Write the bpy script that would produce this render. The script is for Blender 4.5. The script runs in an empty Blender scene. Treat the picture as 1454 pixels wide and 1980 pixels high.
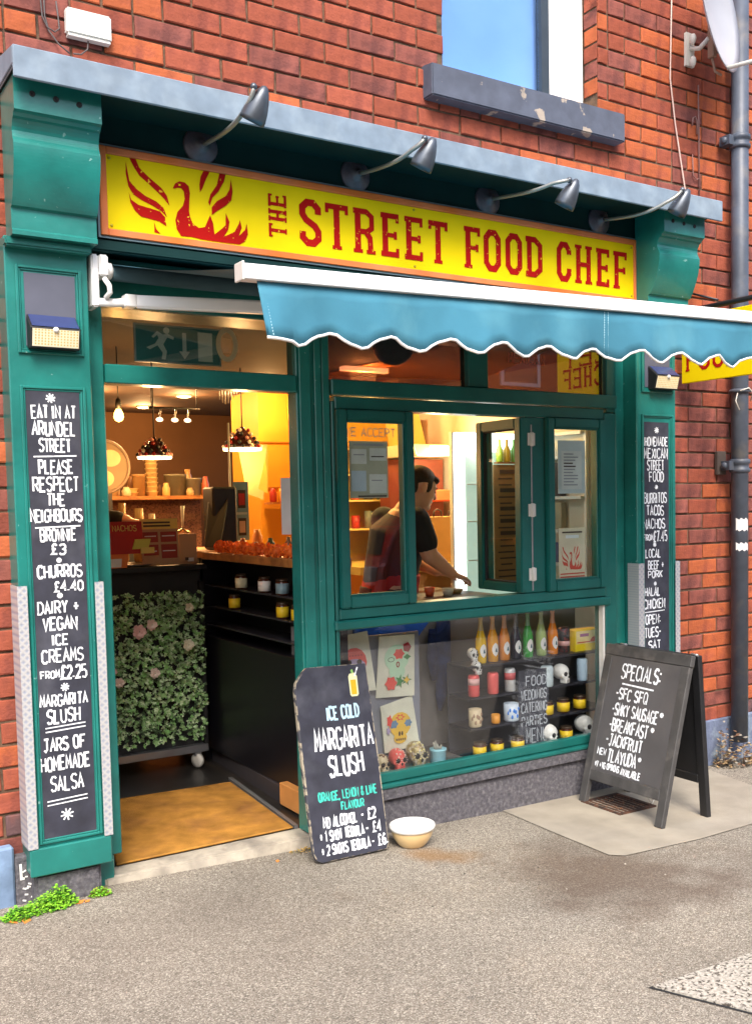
import bpy, bmesh, math, random
from mathutils import Vector, Matrix
random.seed(7)
S = bpy.context.scene
COL = S.collection
PI = math.pi

# ---------------------------------------------------------------- camera
def set_camera():
    rt = Vector((0.8267822, -0.56224789, -0.01756429)); up = Vector((0.04984833, 0.04212888, 0.99786788))
    fw = Vector((0.56030914, 0.82589495, -0.06285853))
    cd = bpy.data.cameras.new('camera'); cam = bpy.data.objects.new('camera', cd); COL.objects.link(cam)
    m = Matrix((rt, up, -fw)).transposed().to_4x4(); m.translation = Vector((0, -3.87, 1.50))
    cam.matrix_world = m
    cd.sensor_fit = 'VERTICAL'; cd.sensor_height = 24.0
    cd.lens = 24.0 * 1970.96 / 1980
    cd.shift_x = -136.04 / 1980; cd.shift_y = 103.38 / 1980
    cd.clip_start = 0.05; cd.clip_end = 1500
    S.camera = cam
set_camera()
# ---------------------------------------------------------------- world, sun, exposure
SUN_EL, SUN_AZ = math.radians(48), math.radians(205)      # azimuth: compass-like, sun stands behind the photographer, to the left
w = bpy.data.worlds.new('World'); S.world = w; w.use_nodes = True
nt = w.node_tree; nt.nodes.clear()
sky = nt.nodes.new('ShaderNodeTexSky'); sky.sky_type = 'NISHITA'; sky.sun_disc = False
sky.sun_elevation = SUN_EL; sky.sun_rotation = SUN_AZ; sky.air_density = 1.0; sky.dust_density = 3.0; sky.ozone_density = 1.0
bg = nt.nodes.new('ShaderNodeBackground'); bg.inputs[1].default_value = 0.15
wo = nt.nodes.new('ShaderNodeOutputWorld'); nt.links.new(sky.outputs[0], bg.inputs[0]); nt.links.new(bg.outputs[0], wo.inputs[0])
sl = bpy.data.lights.new('sun', 'SUN'); sl.energy = 1.5; sl.angle = math.radians(25); sl.color = (1, .955, .9)
so = bpy.data.objects.new('sun', sl); COL.objects.link(so)
sd = Vector((math.sin(SUN_AZ) * math.cos(SUN_EL), math.cos(SUN_AZ) * math.cos(SUN_EL), math.sin(SUN_EL)))
so.rotation_euler = sd.to_track_quat('Z', 'Y').to_euler(); so.location = (-3, -12, 12)
S.view_settings.view_transform = 'Standard'; S.view_settings.look = 'None'; S.view_settings.gamma = 1
S.view_settings.use_curve_mapping = False; S.view_settings.exposure = 1.45

# ---------------------------------------------------------------- materials
MATS = {}
def mat(name, col, rough=.6, metal=0, var=.12, scale=8, bump=0, bscale=80, spec=.5, emit=None, estr=0, col2=None, mix=(.45, .6), mscale=12, rand=0, coat=0, grime=0):
    """principled material; var = soft brightness variation, col2 = second colour in noise patches, rand = per-object colour spread"""
    if name in MATS: return MATS[name]
    m = bpy.data.materials.new(name); m.use_nodes = True; n = m.node_tree; b = n.nodes['Principled BSDF']
    L = n.links.new; N = n.nodes.new
    def noise(s, d=4, dist=0):
        t = N('ShaderNodeTexNoise'); t.inputs['Scale'].default_value = s; t.inputs['Detail'].default_value = d; t.inputs['Distortion'].default_value = dist
        L(tc.outputs['Object'], t.inputs['Vector']); return t
    tc = N('ShaderNodeTexCoord')
    def mixc(fac, a, bb, blend='MIX'):
        x = N('ShaderNodeMix'); x.data_type = 'RGBA'; x.blend_type = blend
        if isinstance(fac, (int, float)): x.inputs[0].default_value = fac
        else: L(fac, x.inputs[0])
        for k, v in ((6, a), (7, bb)):
            if isinstance(v, tuple): x.inputs[k].default_value = (*v[:3], 1)
            else: L(v, x.inputs[k])
        return x.outputs[2]
    c = tuple(col)
    if col2:
        t = noise(mscale, 5, .3); r = N('ShaderNodeMapRange'); r.inputs[1].default_value = mix[0]; r.inputs[2].default_value = mix[1]
        L(t.outputs[0], r.inputs[0]); c = mixc(r.outputs[0], c, tuple(col2))
    if rand:
        oi = N('ShaderNodeObjectInfo'); hs = N('ShaderNodeHueSaturation')
        r = N('ShaderNodeMapRange'); r.inputs[3].default_value = 1 - rand; r.inputs[4].default_value = 1 + rand * .8; L(oi.outputs['Random'], r.inputs[0])
        L(r.outputs[0], hs.inputs['Value'])
        if isinstance(c, tuple): hs.inputs['Color'].default_value = (*c, 1)
        else: L(c, hs.inputs['Color'])
        c = hs.outputs[0]
    if var:
        t = noise(scale, 6); r = N('ShaderNodeMapRange'); r.inputs[1].default_value = .3; r.inputs[2].default_value = .7
        r.inputs[3].default_value = 1 - var; r.inputs[4].default_value = 1 + var; L(t.outputs[0], r.inputs[0])
        cc = N('ShaderNodeCombineXYZ')
        for i in range(3): L(r.outputs[0], cc.inputs[i])
        c = mixc(1.0, c, cc.outputs[0], 'MULTIPLY')
    if isinstance(c, tuple): b.inputs['Base Color'].default_value = (*c, 1)
    else: L(c, b.inputs['Base Color'])
    b.inputs['Roughness'].default_value = rough; b.inputs['Metallic'].default_value = metal
    b.inputs['Specular IOR Level'].default_value = spec
    if coat: b.inputs['Coat Weight'].default_value = coat; b.inputs['Coat Roughness'].default_value = .15
    if bump:
        t = noise(bscale, 5); bp = N('ShaderNodeBump'); bp.inputs['Strength'].default_value = bump; bp.inputs['Distance'].default_value = .004
        L(t.outputs[0], bp.inputs['Height']); L(bp.outputs[0], b.inputs['Normal'])
    if emit: b.inputs['Emission Color'].default_value = (*emit, 1); b.inputs['Emission Strength'].default_value = estr
    MATS[name] = m; return m

def glass(name, tint=(1, 1, 1), refl=1.0, rough=0.0):
    """flat pane: see-through sheet with mirror reflection by Fresnel"""
    if name in MATS: return MATS[name]
    m = bpy.data.materials.new(name); m.use_nodes = True; n = m.node_tree; n.nodes.clear(); N = n.nodes.new; L = n.links.new
    o = N('ShaderNodeOutputMaterial'); mx = N('ShaderNodeMixShader'); t = N('ShaderNodeBsdfTransparent'); g = N('ShaderNodeBsdfGlossy')
    t.inputs[0].default_value = (*tint, 1); g.inputs['Roughness'].default_value = rough
    f = N('ShaderNodeFresnel'); gm = N('ShaderNodeNewGeometry'); ir = N('ShaderNodeMapRange'); ir.inputs[3].default_value = 1.5; ir.inputs[4].default_value = 1 / 1.5
    L(gm.outputs['Backfacing'], ir.inputs[0]); L(ir.outputs[0], f.inputs[0])      # same reflection from either face of the sheet
    k = N('ShaderNodeMath'); k.operation = 'MULTIPLY'; k.inputs[1].default_value = refl; k.use_clamp = True
    L(f.outputs[0], k.inputs[0]); L(k.outputs[0], mx.inputs[0]); L(t.outputs[0], mx.inputs[1]); L(g.outputs[0], mx.inputs[2]); L(mx.outputs[0], o.inputs[0])
    MATS[name] = m; return m

def asphalt_mat():
    m = bpy.data.materials.new('pavement_asphalt'); m.use_nodes = True; n = m.node_tree; b = n.nodes['Principled BSDF']; N = n.nodes.new; L = n.links.new
    tc = N('ShaderNodeTexCoord')
    v = N('ShaderNodeTexVoronoi'); v.inputs['Scale'].default_value = 270; L(tc.outputs['Object'], v.inputs[0])
    cr = N('ShaderNodeValToRGB'); e = cr.color_ramp.elements
    e[0].position = 0; e[0].color = (.120, .103, .080, 1); e[1].position = 1; e[1].color = (.44, .40, .325, 1)
    for p, c in ((.35, (.21, .183, .145, 1)), (.72, (.262, .230, .183, 1))):
        k = e.new(p); k.color = c
    sp = N('ShaderNodeSeparateColor'); L(v.outputs['Color'], sp.inputs[0]); L(sp.outputs[0], cr.inputs[0])
    # broad tone patches
    t = N('ShaderNodeTexNoise'); t.inputs['Scale'].default_value = 1.3; t.inputs['Detail'].default_value = 6; L(tc.outputs['Object'], t.inputs[0])
    r = N('ShaderNodeMapRange'); r.inputs[1].default_value = .3; r.inputs[2].default_value = .7; r.inputs[3].default_value = .80; r.inputs[4].default_value = 1.16; L(t.outputs[0], r.inputs[0])
    gr = N('ShaderNodeTexNoise'); gr.inputs['Scale'].default_value = 55; gr.inputs['Detail'].default_value = 8; gr.inputs['Roughness'].default_value = .8; L(tc.outputs['Object'], gr.inputs[0])
    r9 = N('ShaderNodeMapRange'); r9.inputs[1].default_value = .3; r9.inputs[2].default_value = .7; r9.inputs[3].default_value = .72; r9.inputs[4].default_value = 1.25; L(gr.outputs[0], r9.inputs[0]); m9 = N('ShaderNodeMath'); m9.operation = 'MULTIPLY'; L(r.outputs[0], m9.inputs[0]); L(r9.outputs[0], m9.inputs[1])
    mx = N('ShaderNodeMix'); mx.data_type = 'RGBA'; mx.blend_type = 'MULTIPLY'; mx.inputs[0].default_value = 1; L(cr.outputs[0], mx.inputs[6]); L(m9.outputs[0], mx.inputs[7])
    # stains: a few oily brown blotches with shape of their own
    c = mx.outputs[2]
    for (sx, sy, rad, st, colr) in ((2.75, -.95, .55, .62, (.10, .066, .045)), (2.28, -.42, .16, .6, (.24, .12, .03)), (1.75, -.62, .10, .4, (.12, .08, .05)), (3.3, -1.3, .4, .3, (.11, .08, .06)), (1.2, -.55, .6, .22, (.12, .09, .07))):
        mp = N('ShaderNodeMapping'); mp.inputs['Location'].default_value = (-sx, -sy, 0); L(tc.outputs['Object'], mp.inputs[0])
        wn = N('ShaderNodeTexNoise'); wn.inputs['Scale'].default_value = 5; wn.inputs['Detail'].default_value = 5; L(tc.outputs['Object'], wn.inputs[0])
        ln = N('ShaderNodeVectorMath'); ln.operation = 'LENGTH'; L(mp.outputs[0], ln.inputs[0])
        ad = N('ShaderNodeMath'); ad.operation = 'MULTIPLY_ADD'; ad.inputs[1].default_value = rad * 1.6; L(wn.outputs[0], ad.inputs[0]); L(ln.outputs[1], ad.inputs[2])
        r2 = N('ShaderNodeMapRange'); r2.inputs[1].default_value = rad * 1.15; r2.inputs[2].default_value = rad * 1.75; r2.inputs[3].default_value = st; r2.inputs[4].default_value = 0; L(ad.outputs[0], r2.inputs[0])
        mm = N('ShaderNodeMix'); mm.data_type = 'RGBA'; L(r2.outputs[0], mm.inputs[0]); L(c, mm.inputs[6]); mm.inputs[7].default_value = (*colr, 1); c = mm.outputs[2]
    # old gum spots
    sp2 = N('ShaderNodeTexVoronoi'); sp2.inputs['Scale'].default_value = 4.2; L(tc.outputs['Object'], sp2.inputs[0])
    s3 = N('ShaderNodeSeparateColor'); L(sp2.outputs['Color'], s3.inputs[0])
    ra = N('ShaderNodeMath'); ra.operation = 'MULTIPLY'; ra.inputs[1].default_value = .075; L(s3.outputs[1], ra.inputs[0])
    lt = N('ShaderNodeMath'); lt.operation = 'LESS_THAN'; L(sp2.outputs['Distance'], lt.inputs[0]); L(ra.outputs[0], lt.inputs[1])
    mg = N('ShaderNodeMix'); mg.data_type = 'RGBA'; hf = N('ShaderNodeMath'); hf.operation = 'MULTIPLY'; hf.inputs[1].default_value = .4; L(lt.outputs[0], hf.inputs[0]); L(hf.outputs[0], mg.inputs[0]); L(c, mg.inputs[6]); mg.inputs[7].default_value = (.10, .09, .08, 1); c = mg.outputs[2]
    L(c, b.inputs['Base Color']); b.inputs['Roughness'].default_value = .95; b.inputs['Specular IOR Level'].default_value = .2
    bp = N('ShaderNodeBump'); bp.inputs['Strength'].default_value = .35; bp.inputs['Distance'].default_value = .002; L(v.outputs['Distance'], bp.inputs['Height']); L(bp.outputs[0], b.inputs['Normal'])
    MATS['asphalt'] = m; return m

TEAL = mat('teal_gloss_paint', (.011, .165, .138), .36, var=.22, scale=7, bump=.22, bscale=38, coat=.25, col2=(.16, .34, .30), mix=(.705, .72), mscale=42)
TEALP = mat('teal_painted_upvc', (.008, .120, .102), .33, var=.16, scale=6, bump=.10, bscale=30, col2=(.05, .17, .15), mix=(.70, .73), mscale=50)
WHITE = mat('white_paint', (.78, .77, .74), .45, var=.05, bump=.05)
OFFW = mat('off_white_plastic', (.66, .63, .56), .5, var=.06)
BLACK = mat('black_paint', (.012, .012, .013), .5, var=.2)
BLACKM = mat('black_matt', (.02, .02, .021), .75, var=.2)
LEAD = mat('grey_lead_flashing', (.19, .245, .30), .6, spec=.3, var=.14, scale=14, bump=.2, bscale=30, metal=0, col2=(.25, .31, .36), mix=(.45, .7), mscale=9)
CHALKB = mat('blackboard_paint', (.028, .029, .043), .7, var=.3, scale=14, col2=(.085, .087, .105), mix=(.5, .8), mscale=5)
CHALK = mat('white_chalk_paint', (.84, .86, .88), .85, var=.12, scale=60, spec=.1, col2=(.40, .41, .44), mix=(.56, .72), mscale=70)
CHALKBL = mat('pale_blue_chalk', (.48, .72, .86), .8, var=.1, scale=60)
CHALKTE = mat('turquoise_chalk', (.05, .50, .40), .8, var=.1, scale=60)
STONE = mat('dark_painted_stone', (.085, .08, .090), .85, var=.35, scale=60, bump=1.0, bscale=110, col2=(.15, .14, .145), mix=(.45, .72), mscale=55)
SILL = mat('blue_grey_painted_sill', (.080, .092, .125), .7, var=.18, scale=12, bump=.5, bscale=30, col2=(.36, .30, .24), mix=(.62, .645), mscale=11)
CONC = mat('sandy_concrete', (.32, .28, .215), .9, var=.16, scale=6, bump=.4, bscale=120, col2=(.29, .255, .20), mix=(.45, .65), mscale=3)
THRESH = mat('worn_threshold_stone', (.42, .37, .29), .85, var=.25, scale=12, bump=.6, bscale=60, col2=(.25, .22, .18), mix=(.5, .7), mscale=10)
MORTAR = mat('lime_mortar', (.14, .085, .050), .95, var=.35, scale=25, bump=.8, bscale=120, col2=(.07, .05, .035), mix=(.52, .7), mscale=18)
BRICK = mat('red_brick', (.315, .082, .046), .9, var=.26, scale=9, bump=.7, bscale=90, spec=.2, col2=(.20, .054, .036), mix=(.48, .68), mscale=11, rand=.13)
BRICKB = mat('orange_brick', (.41, .105, .040), .85, var=.20, scale=10, bump=.7, bscale=90, spec=.2, col2=(.27, .07, .038), mix=(.5, .7), mscale=13, rand=.13)
BRICKC = mat('dusky_brick', (.245, .078, .058), .85, var=.22, scale=9, bump=.7, bscale=90, spec=.2, col2=(.14, .048, .040), mix=(.45, .65), mscale=14, rand=.14)
BRICKD = mat('plum_sooty_brick', (.12, .062, .062), .85, var=.3, scale=9, bump=.7, bscale=90, col2=(.22, .07, .05), mix=(.5, .7), mscale=9, rand=.2)
IRON = mat('grey_cast_iron_paint', (.072, .086, .112), .45, var=.2, scale=12, bump=.3, bscale=40, col2=(.13, .125, .12), mix=(.55, .75), mscale=9)
LAMPM = mat('grey_lamp_metal', (.105, .118, .135), .38, metal=.6, var=.15, scale=20, bump=.08)
YEL = mat('sign_yellow', (.86, .62, .0), .7, var=.04, scale=5, spec=.15)
ORA = mat('sign_orange_edge', (.74, .17, .03), .6, spec=.2, var=.12, scale=5, col2=(.78, .22, .08), mix=(.4, .6), mscale=3)
RED = mat('sign_red_print', (.42, .008, .006), .8, var=.06, spec=.08, col2=(.80, .45, .02), mix=(.655, .67), mscale=75)
GLASS = glass('window_glass', (.93, .97, .95), 1.0)
GLASSR = glass('transom_glass', (.80, .82, .80), 1.6)

# ---------------------------------------------------------------- geometry helpers
ORG = {}
class G:
    def __init__(s): s.v = []; s.f = []; s.m = []; s.sm = []
    def face(s, pts, mi=0, sm=False):
        b = len(s.v); s.v += [tuple(p) for p in pts]; s.f.append(tuple(range(b, b + len(pts)))); s.m.append(mi); s.sm.append(sm)
    def mesh(s, vs, fs, mi=0, sm=False):
        b = len(s.v); s.v += [tuple(p) for p in vs]
        for f in fs: s.f.append(tuple(b + i for i in f)); s.m.append(mi); s.sm.append(sm)
    def box(s, x0, x1, y0, y1, z0, z1, mi=0):
        v = [(x, y, z) for z in (z0, z1) for y in (y0, y1) for x in (x0, x1)]
        s.mesh(v, [(0, 2, 3, 1), (4, 5, 7, 6), (0, 1, 5, 4), (2, 6, 7, 3), (0, 4, 6, 2), (1, 3, 7, 5)], mi); return s
    def hexa(s, lo, hi, mi=0):      # two quads -> solid
        s.mesh(list(lo) + list(hi), [(3, 2, 1, 0), (4, 5, 6, 7), (0, 1, 5, 4), (1, 2, 6, 5), (2, 3, 7, 6), (3, 0, 4, 7)], mi); return s
    def prism(s, poly, O, U, V, N, th, mi=0):   # 2D polygon in plane (O,U,V) extruded along N by th (front face at O + N*th)
        O, U, V, N = map(Vector, (O, U, V, N)); n = len(poly)
        a = [O + U * p[0] + V * p[1] for p in poly]; b = [q + N * th for q in a]
        s.mesh(a + b, [tuple(reversed(range(n))), tuple(range(n, 2 * n))] + [(i, (i + 1) % n, n + (i + 1) % n, n + i) for i in range(n)], mi); return s
    def lathe(s, prof, c=(0, 0, 0), n=20, mi=0, axis=None, sm=True, mi_of=None):
        c = Vector(c); q = Vector(axis).to_track_quat('Z', 'Y') if axis else None
        b = len(s.v)
        for r, z in prof:
            for i in range(n):
                a = 2 * PI * i / n; p = Vector((r * math.cos(a), r * math.sin(a), z))
                if q: p = q @ p
                s.v.append(tuple(c + p))
        for j in range(len(prof) - 1):
            for i in range(n):
                k = (i + 1) % n
                s.f.append((b + j * n + i, b + j * n + k, b + (j + 1) * n + k, b + (j + 1) * n + i)); s.m.append(mi_of(j) if mi_of else mi); s.sm.append(sm)
        for j, rev in ((0, True), (len(prof) - 1, False)):
            if prof[j][0] > 1e-5:
                f = [b + j * n + i for i in range(n)]
                s.f.append(tuple(reversed(f)) if rev else tuple(f)); s.m.append(mi_of(min(j, len(prof) - 2)) if mi_of else mi); s.sm.append(False)
        return s
    def tube(s, path, r, n=8, mi=0, sm=True, cap=True):
        P = [Vector(p) for p in path]; b = len(s.v); R = r if isinstance(r, (list, tuple)) else [r] * len(P)
        T = (P[1] - P[0]).normalized(); ref = Vector((0, 0, 1)) if abs(T.z) < .9 else Vector((1, 0, 0))
        u = T.cross(ref).normalized()
        for i, p in enumerate(P):
            t = ((P[min(i + 1, len(P) - 1)] - P[max(i - 1, 0)])).normalized()
            u = (u - t * u.dot(t)).normalized(); v = t.cross(u)
            for k in range(n):
                a = 2 * PI * k / n; s.v.append(tuple(p + (u * math.cos(a) + v * math.sin(a)) * R[i]))
        for i in range(len(P) - 1):
            for k in range(n):
                k2 = (k + 1) % n
                s.f.append((b + i * n + k, b + i * n + k2, b + (i + 1) * n + k2, b + (i + 1) * n + k)); s.m.append(mi); s.sm.append(sm)
        if cap:
            s.f.append(tuple(b + k for k in reversed(range(n)))); s.m.append(mi); s.sm.append(False)
            e = b + (len(P) - 1) * n; s.f.append(tuple(e + k for k in range(n))); s.m.append(mi); s.sm.append(False)
        return s
    def ball(s, c, r, mi=0, n=10, m=7, sc=(1, 1, 1)):
        prof = [(max(1e-4, r * math.sin(PI * j / m)), -r * math.cos(PI * j / m)) for j in range(m + 1)]
        b0 = len(s.v); s.lathe(prof, (0, 0, 0), n, mi)
        for i in range(b0, len(s.v)): s.v[i] = (c[0] + s.v[i][0] * sc[0], c[1] + s.v[i][1] * sc[1], c[2] + s.v[i][2] * sc[2])
        return s
    def ribbon(s, pts, w, O, U, V, N, off=0, mi=0):    # stroke of width w in plane coordinates
        O, U, V, N = map(Vector, (O, U, V, N)); P = [Vector((p[0], p[1])) for p in pts]
        closed = (P[0] - P[-1]).length < 1e-6 and len(P) > 2
        if closed: P = P[:-1]
        n = len(P); A = []; B = []
        for i in range(n):
            a = P[i] - P[i - 1] if (i > 0 or closed) else None
            c = P[(i + 1) % n] - P[i] if (i < n - 1 or closed) else None
            a = a.normalized() if a else None; c = c.normalized() if c else None
            if a and c:
                t = (a + c); t = t.normalized() if t.length > 1e-3 else c
                nn = Vector((-t.y, t.x)); k = 1 / max(.45, abs(nn.dot(Vector((-c.y, c.x)))))
            else:
                t = a or c; nn = Vector((-t.y, t.x)); k = 1
            A.append(P[i] + nn * w / 2 * k); B.append(P[i] - nn * w / 2 * k)
        X = [O + U * p.x + V * p.y + N * off for p in A + B]
        F = [(i, (i + 1) % n, n + (i + 1) % n, n + i) for i in range(n if closed else n - 1)]
        s.mesh(X, F, mi)

def tag(o, label=None, cat=None, group=None, kind=None):
    if label: o['label'] = label
    if cat: o['category'] = cat
    if group: o['group'] = group
    if kind: o['kind'] = kind
    return o
def thing(name, label, cat, loc=(0, 0, 0), group=None):
    o = bpy.data.objects.new(name, None); COL.objects.link(o); o.location = loc; o.empty_display_size = .1
    ORG[o] = Vector(loc); return tag(o, label, cat, group)
def mk(name, g, mats, bevel=0, seg=1, origin=Vector((0, 0, 0)), fix=True):
    me = bpy.data.meshes.new(name)
    me.from_pydata([(x - origin.x, y - origin.y, z - origin.z) for x, y, z in g.v], [], g.f)
    if not isinstance(mats, (list, tuple)): mats = [mats]
    for m in mats: me.materials.append(m)
    me.polygons.foreach_set('material_index', g.m); me.polygons.foreach_set('use_smooth', g.sm)
    if bevel or fix:
        bm = bmesh.new(); bm.from_mesh(me)
        if fix: bmesh.ops.recalc_face_normals(bm, faces=bm.faces)
        if bevel:
            ed = [e for e in bm.edges if len(e.link_faces) == 2 and e.calc_face_angle(0) > .6]
            bmesh.ops.bevel(bm, geom=ed, offset=bevel, segments=seg, affect='EDGES', clamp_overlap=True)
        bm.to_mesh(me); bm.free()
    return me
def part(name, g, mats, parent, bevel=0, seg=1, label=None, kind=None, fix=True):
    org = ORG[parent]; o = bpy.data.objects.new(name, mk(name, g, mats, bevel, seg, org, fix)); COL.objects.link(o)
    o.parent = parent; ORG[o] = org; return tag(o, label, None, None, kind)
def solo(name, label, cat, g, mats, bevel=0, group=None, kind=None, loc=(0, 0, 0), fix=True, seg=1):
    org = Vector(loc); o = bpy.data.objects.new(name, mk(name, g, mats, bevel, seg, org, fix)); COL.objects.link(o); o.location = org
    ORG[o] = org; return tag(o, label, cat, group, kind)
def struct(name, g, mats, bevel=0, label=None):
    o = bpy.data.objects.new(name, mk(name, g, mats, bevel)); COL.objects.link(o); o['kind'] = 'structure'
    if label: o['label'] = label
    ORG[o] = Vector((0, 0, 0)); return o
def dup(root, loc=None, rz=None, label=None, group=None, parent=None):
    c = root.copy(); COL.objects.link(c)
    if parent: c.parent = parent
    if loc is not None: c.location = loc
    if rz is not None: c.rotation_euler = (0, 0, rz)
    if label: c['label'] = label
    if group: c['group'] = group
    for ch in root.children:
        d = ch.copy(); COL.objects.link(d); d.parent = c
        for gch in ch.children:
            e = gch.copy(); COL.objects.link(e); e.parent = d
    return c
def frame(x0, x1, z0, z1, w, y0, y1, g=None, wb=None, wt=None):   # rectangular frame, butt-jointed
    g = g or G(); wb = wb or w; wt = wt or w
    g.box(x0, x0 + w, y0, y1, z0, z1); g.box(x1 - w, x1, y0, y1, z0, z1)
    g.box(x0 + w, x1 - w, y0, y1, z0, z0 + wb); g.box(x0 + w, x1 - w, y0, y1, z1 - wt, z1); return g

GLY = {'A': '0,0 2,6 4,0|.8,2.2 3.2,2.2', 'B': '0,0 0,6 2.6,6 3.6,5.2 3.6,4 2.6,3.2 0,3.2|2.6,3.2 4,2.4 4,.8 2.8,0 0,0', 'C': '4,5 3,6 1.2,6 0,4.8 0,1.2 1.2,0 3,0 4,1',
 'D': '0,0 0,6 2.2,6 4,4.4 4,1.6 2.2,0 0,0', 'E': '4,6 0,6 0,0 4,0|0,3.1 3.2,3.1', 'F': '4,6 0,6 0,0|0,3.1 3.2,3.1', 'G': '4,5 3,6 1.2,6 0,4.8 0,1.2 1.2,0 3,0 4,1 4,2.8 2.4,2.8',
 'H': '0,0 0,6|4,0 4,6|0,3 4,3', 'I': '0,0 0,6', 'J': '.4,6 4,6|2.6,6 2.6,1 1.6,0 .2,.8', 'K': '0,0 0,6|4,6 0,2.6|1.2,3.6 4,0', 'L': '0,6 0,0 3.6,0', 'M': '0,0 .3,6 2,2 3.7,6 4,0',
 'N': '0,0 0,6 4,0 4,6', 'O': '1.2,6 2.8,6 4,4.8 4,1.2 2.8,0 1.2,0 0,1.2 0,4.8 1.2,6', 'P': '0,0 0,6 2.8,6 4,5.2 4,3.6 2.8,2.8 0,2.8',
 'Q': '1.2,6 2.8,6 4,4.8 4,1.2 2.8,0 1.2,0 0,1.2 0,4.8 1.2,6|2.4,1.6 4.2,-.4', 'R': '0,0 0,6 2.8,6 4,5.2 4,3.6 2.8,2.8 0,2.8|1.8,2.8 4,0',
 'S': '4,5.2 3,6 1.2,6 0,5 0,3.9 1,3.3 3,2.8 4,2 4,1 2.8,0 1,0 0,.9', 'T': '0,6 4,6|2,6 2,0', 'U': '0,6 0,1.2 1.2,0 2.8,0 4,1.2 4,6', 'V': '0,6 2,0 4,6', 'W': '0,6 .9,0 2,4 3.1,0 4,6',
 'X': '0,0 4,6|0,6 4,0', 'Y': '0,6 2,3 4,6|2,3 2,0', 'Z': '0,6 4,6 0,0 4,0', '0': '1.2,6 2.8,6 4,4.8 4,1.2 2.8,0 1.2,0 0,1.2 0,4.8 1.2,6', '1': '.4,4.8 2,6 2,0',
 '2': '0,4.8 1,6 3,6 4,4.8 4,3.6 0,0 4,0', '3': '0,5.2 1,6 3,6 4,5 4,4 2.6,3.2 4,2.4 4,1 3,0 1,0 0,.8', '4': '3,0 3,6 0,2 4,2', '5': '4,6 .4,6 .2,3.4 2.6,3.6 4,2.6 4,1 2.8,0 0,.4',
 '6': '3.8,5.4 2.4,6 .6,4.4 0,2 .6,.4 2,0 3.6,.6 4,2 3.2,3.2 1.6,3.4 .2,2.4', '7': '0,6 4,6 1.4,0', '8': '2,3.2 .4,4.2 .6,5.6 2,6 3.4,5.6 3.6,4.2 2,3.2 .2,2 .4,.5 2,0 3.6,.5 3.8,2 2,3.2', '9': '3.8,3.4 2.2,2.6 .6,3.4 .4,5 1.6,6 3.2,5.8 3.8,4.4 3.4,1 1.6,0',
 '£': '3.8,5 3,6 1.8,6 1,5 1.4,3 1,.8 .2,0 4,0|.2,3 3,3', '+': '2,1.2 2,4.8|.2,3 3.8,3', '-': '.4,3 3.6,3', '.': '.2,.2 .2,.8', ':': '.4,1 .4,1.8|.4,4 .4,4.8', '&': '4,0 .6,4.6 1.2,6 2.4,5.8 2.4,4.6 .2,2 .4,.4 2,0 3.8,2.2', '*': '2,.8 2,5.2|.2,2 3.8,4|.2,4 3.8,2', "'": '.2,5 .2,6', ',': '.4,.6 0,-.8'}
NARROW = {'I': .25, '.': .3, ':': .4, "'": .3, ',': .4, ' ': .55, '1': .75, '-': .8}
def text(g, s, O, U, V, N, x0, x1, z, h, sw, mi=0, jit=.25, rnd=random):
    """stroke lettering filling x0..x1, centred on height z"""
    adv = [4 * NARROW.get(c, 1) + 1.5 for c in s]; tot = sum(adv) - 1.5; k = (x1 - x0) / tot; x = x0; ky = h / 6; i = 0
    for c, a in zip(s, adv):
        if c != ' ' and c in GLY:
            sx = NARROW.get(c, 1) if c in '1-' else 1; dj = rnd.uniform(-1, 1) * jit * .8; sk = rnd.uniform(-.03, .03) * (jit > 0)
            for st in GLY[c].split('|'):
                pts = []
                for q in st.split():
                    px, py = map(float, q.split(','))
                    pts.append((x + (px * sx + rnd.uniform(-1, 1) * jit * .35) * k + py * ky * sk, z - h / 2 + (py + dj + rnd.uniform(-1, 1) * jit * .3) * ky))
                i += 1
                if pts[0] != pts[-1] and st.split()[0] == st.split()[-1]: pts[-1] = pts[0]
                g.ribbon(pts, sw * rnd.uniform(.78, 1.15) if jit else sw, O, U, V, N, (i % 7) * .00025, mi)
        x += a * k
def burst(g, cx, cz, r, O, U, V, N, n=8, mi=0, sw=.005):
    for i in range(n // 2):
        a = PI * i / (n // 2) + .2; d = (math.cos(a) * r, math.sin(a) * r)
        g.ribbon([(cx - d[0], cz - d[1]), (cx + d[0], cz + d[1])], sw, O, U, V, N, i * .00025, mi)

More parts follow.
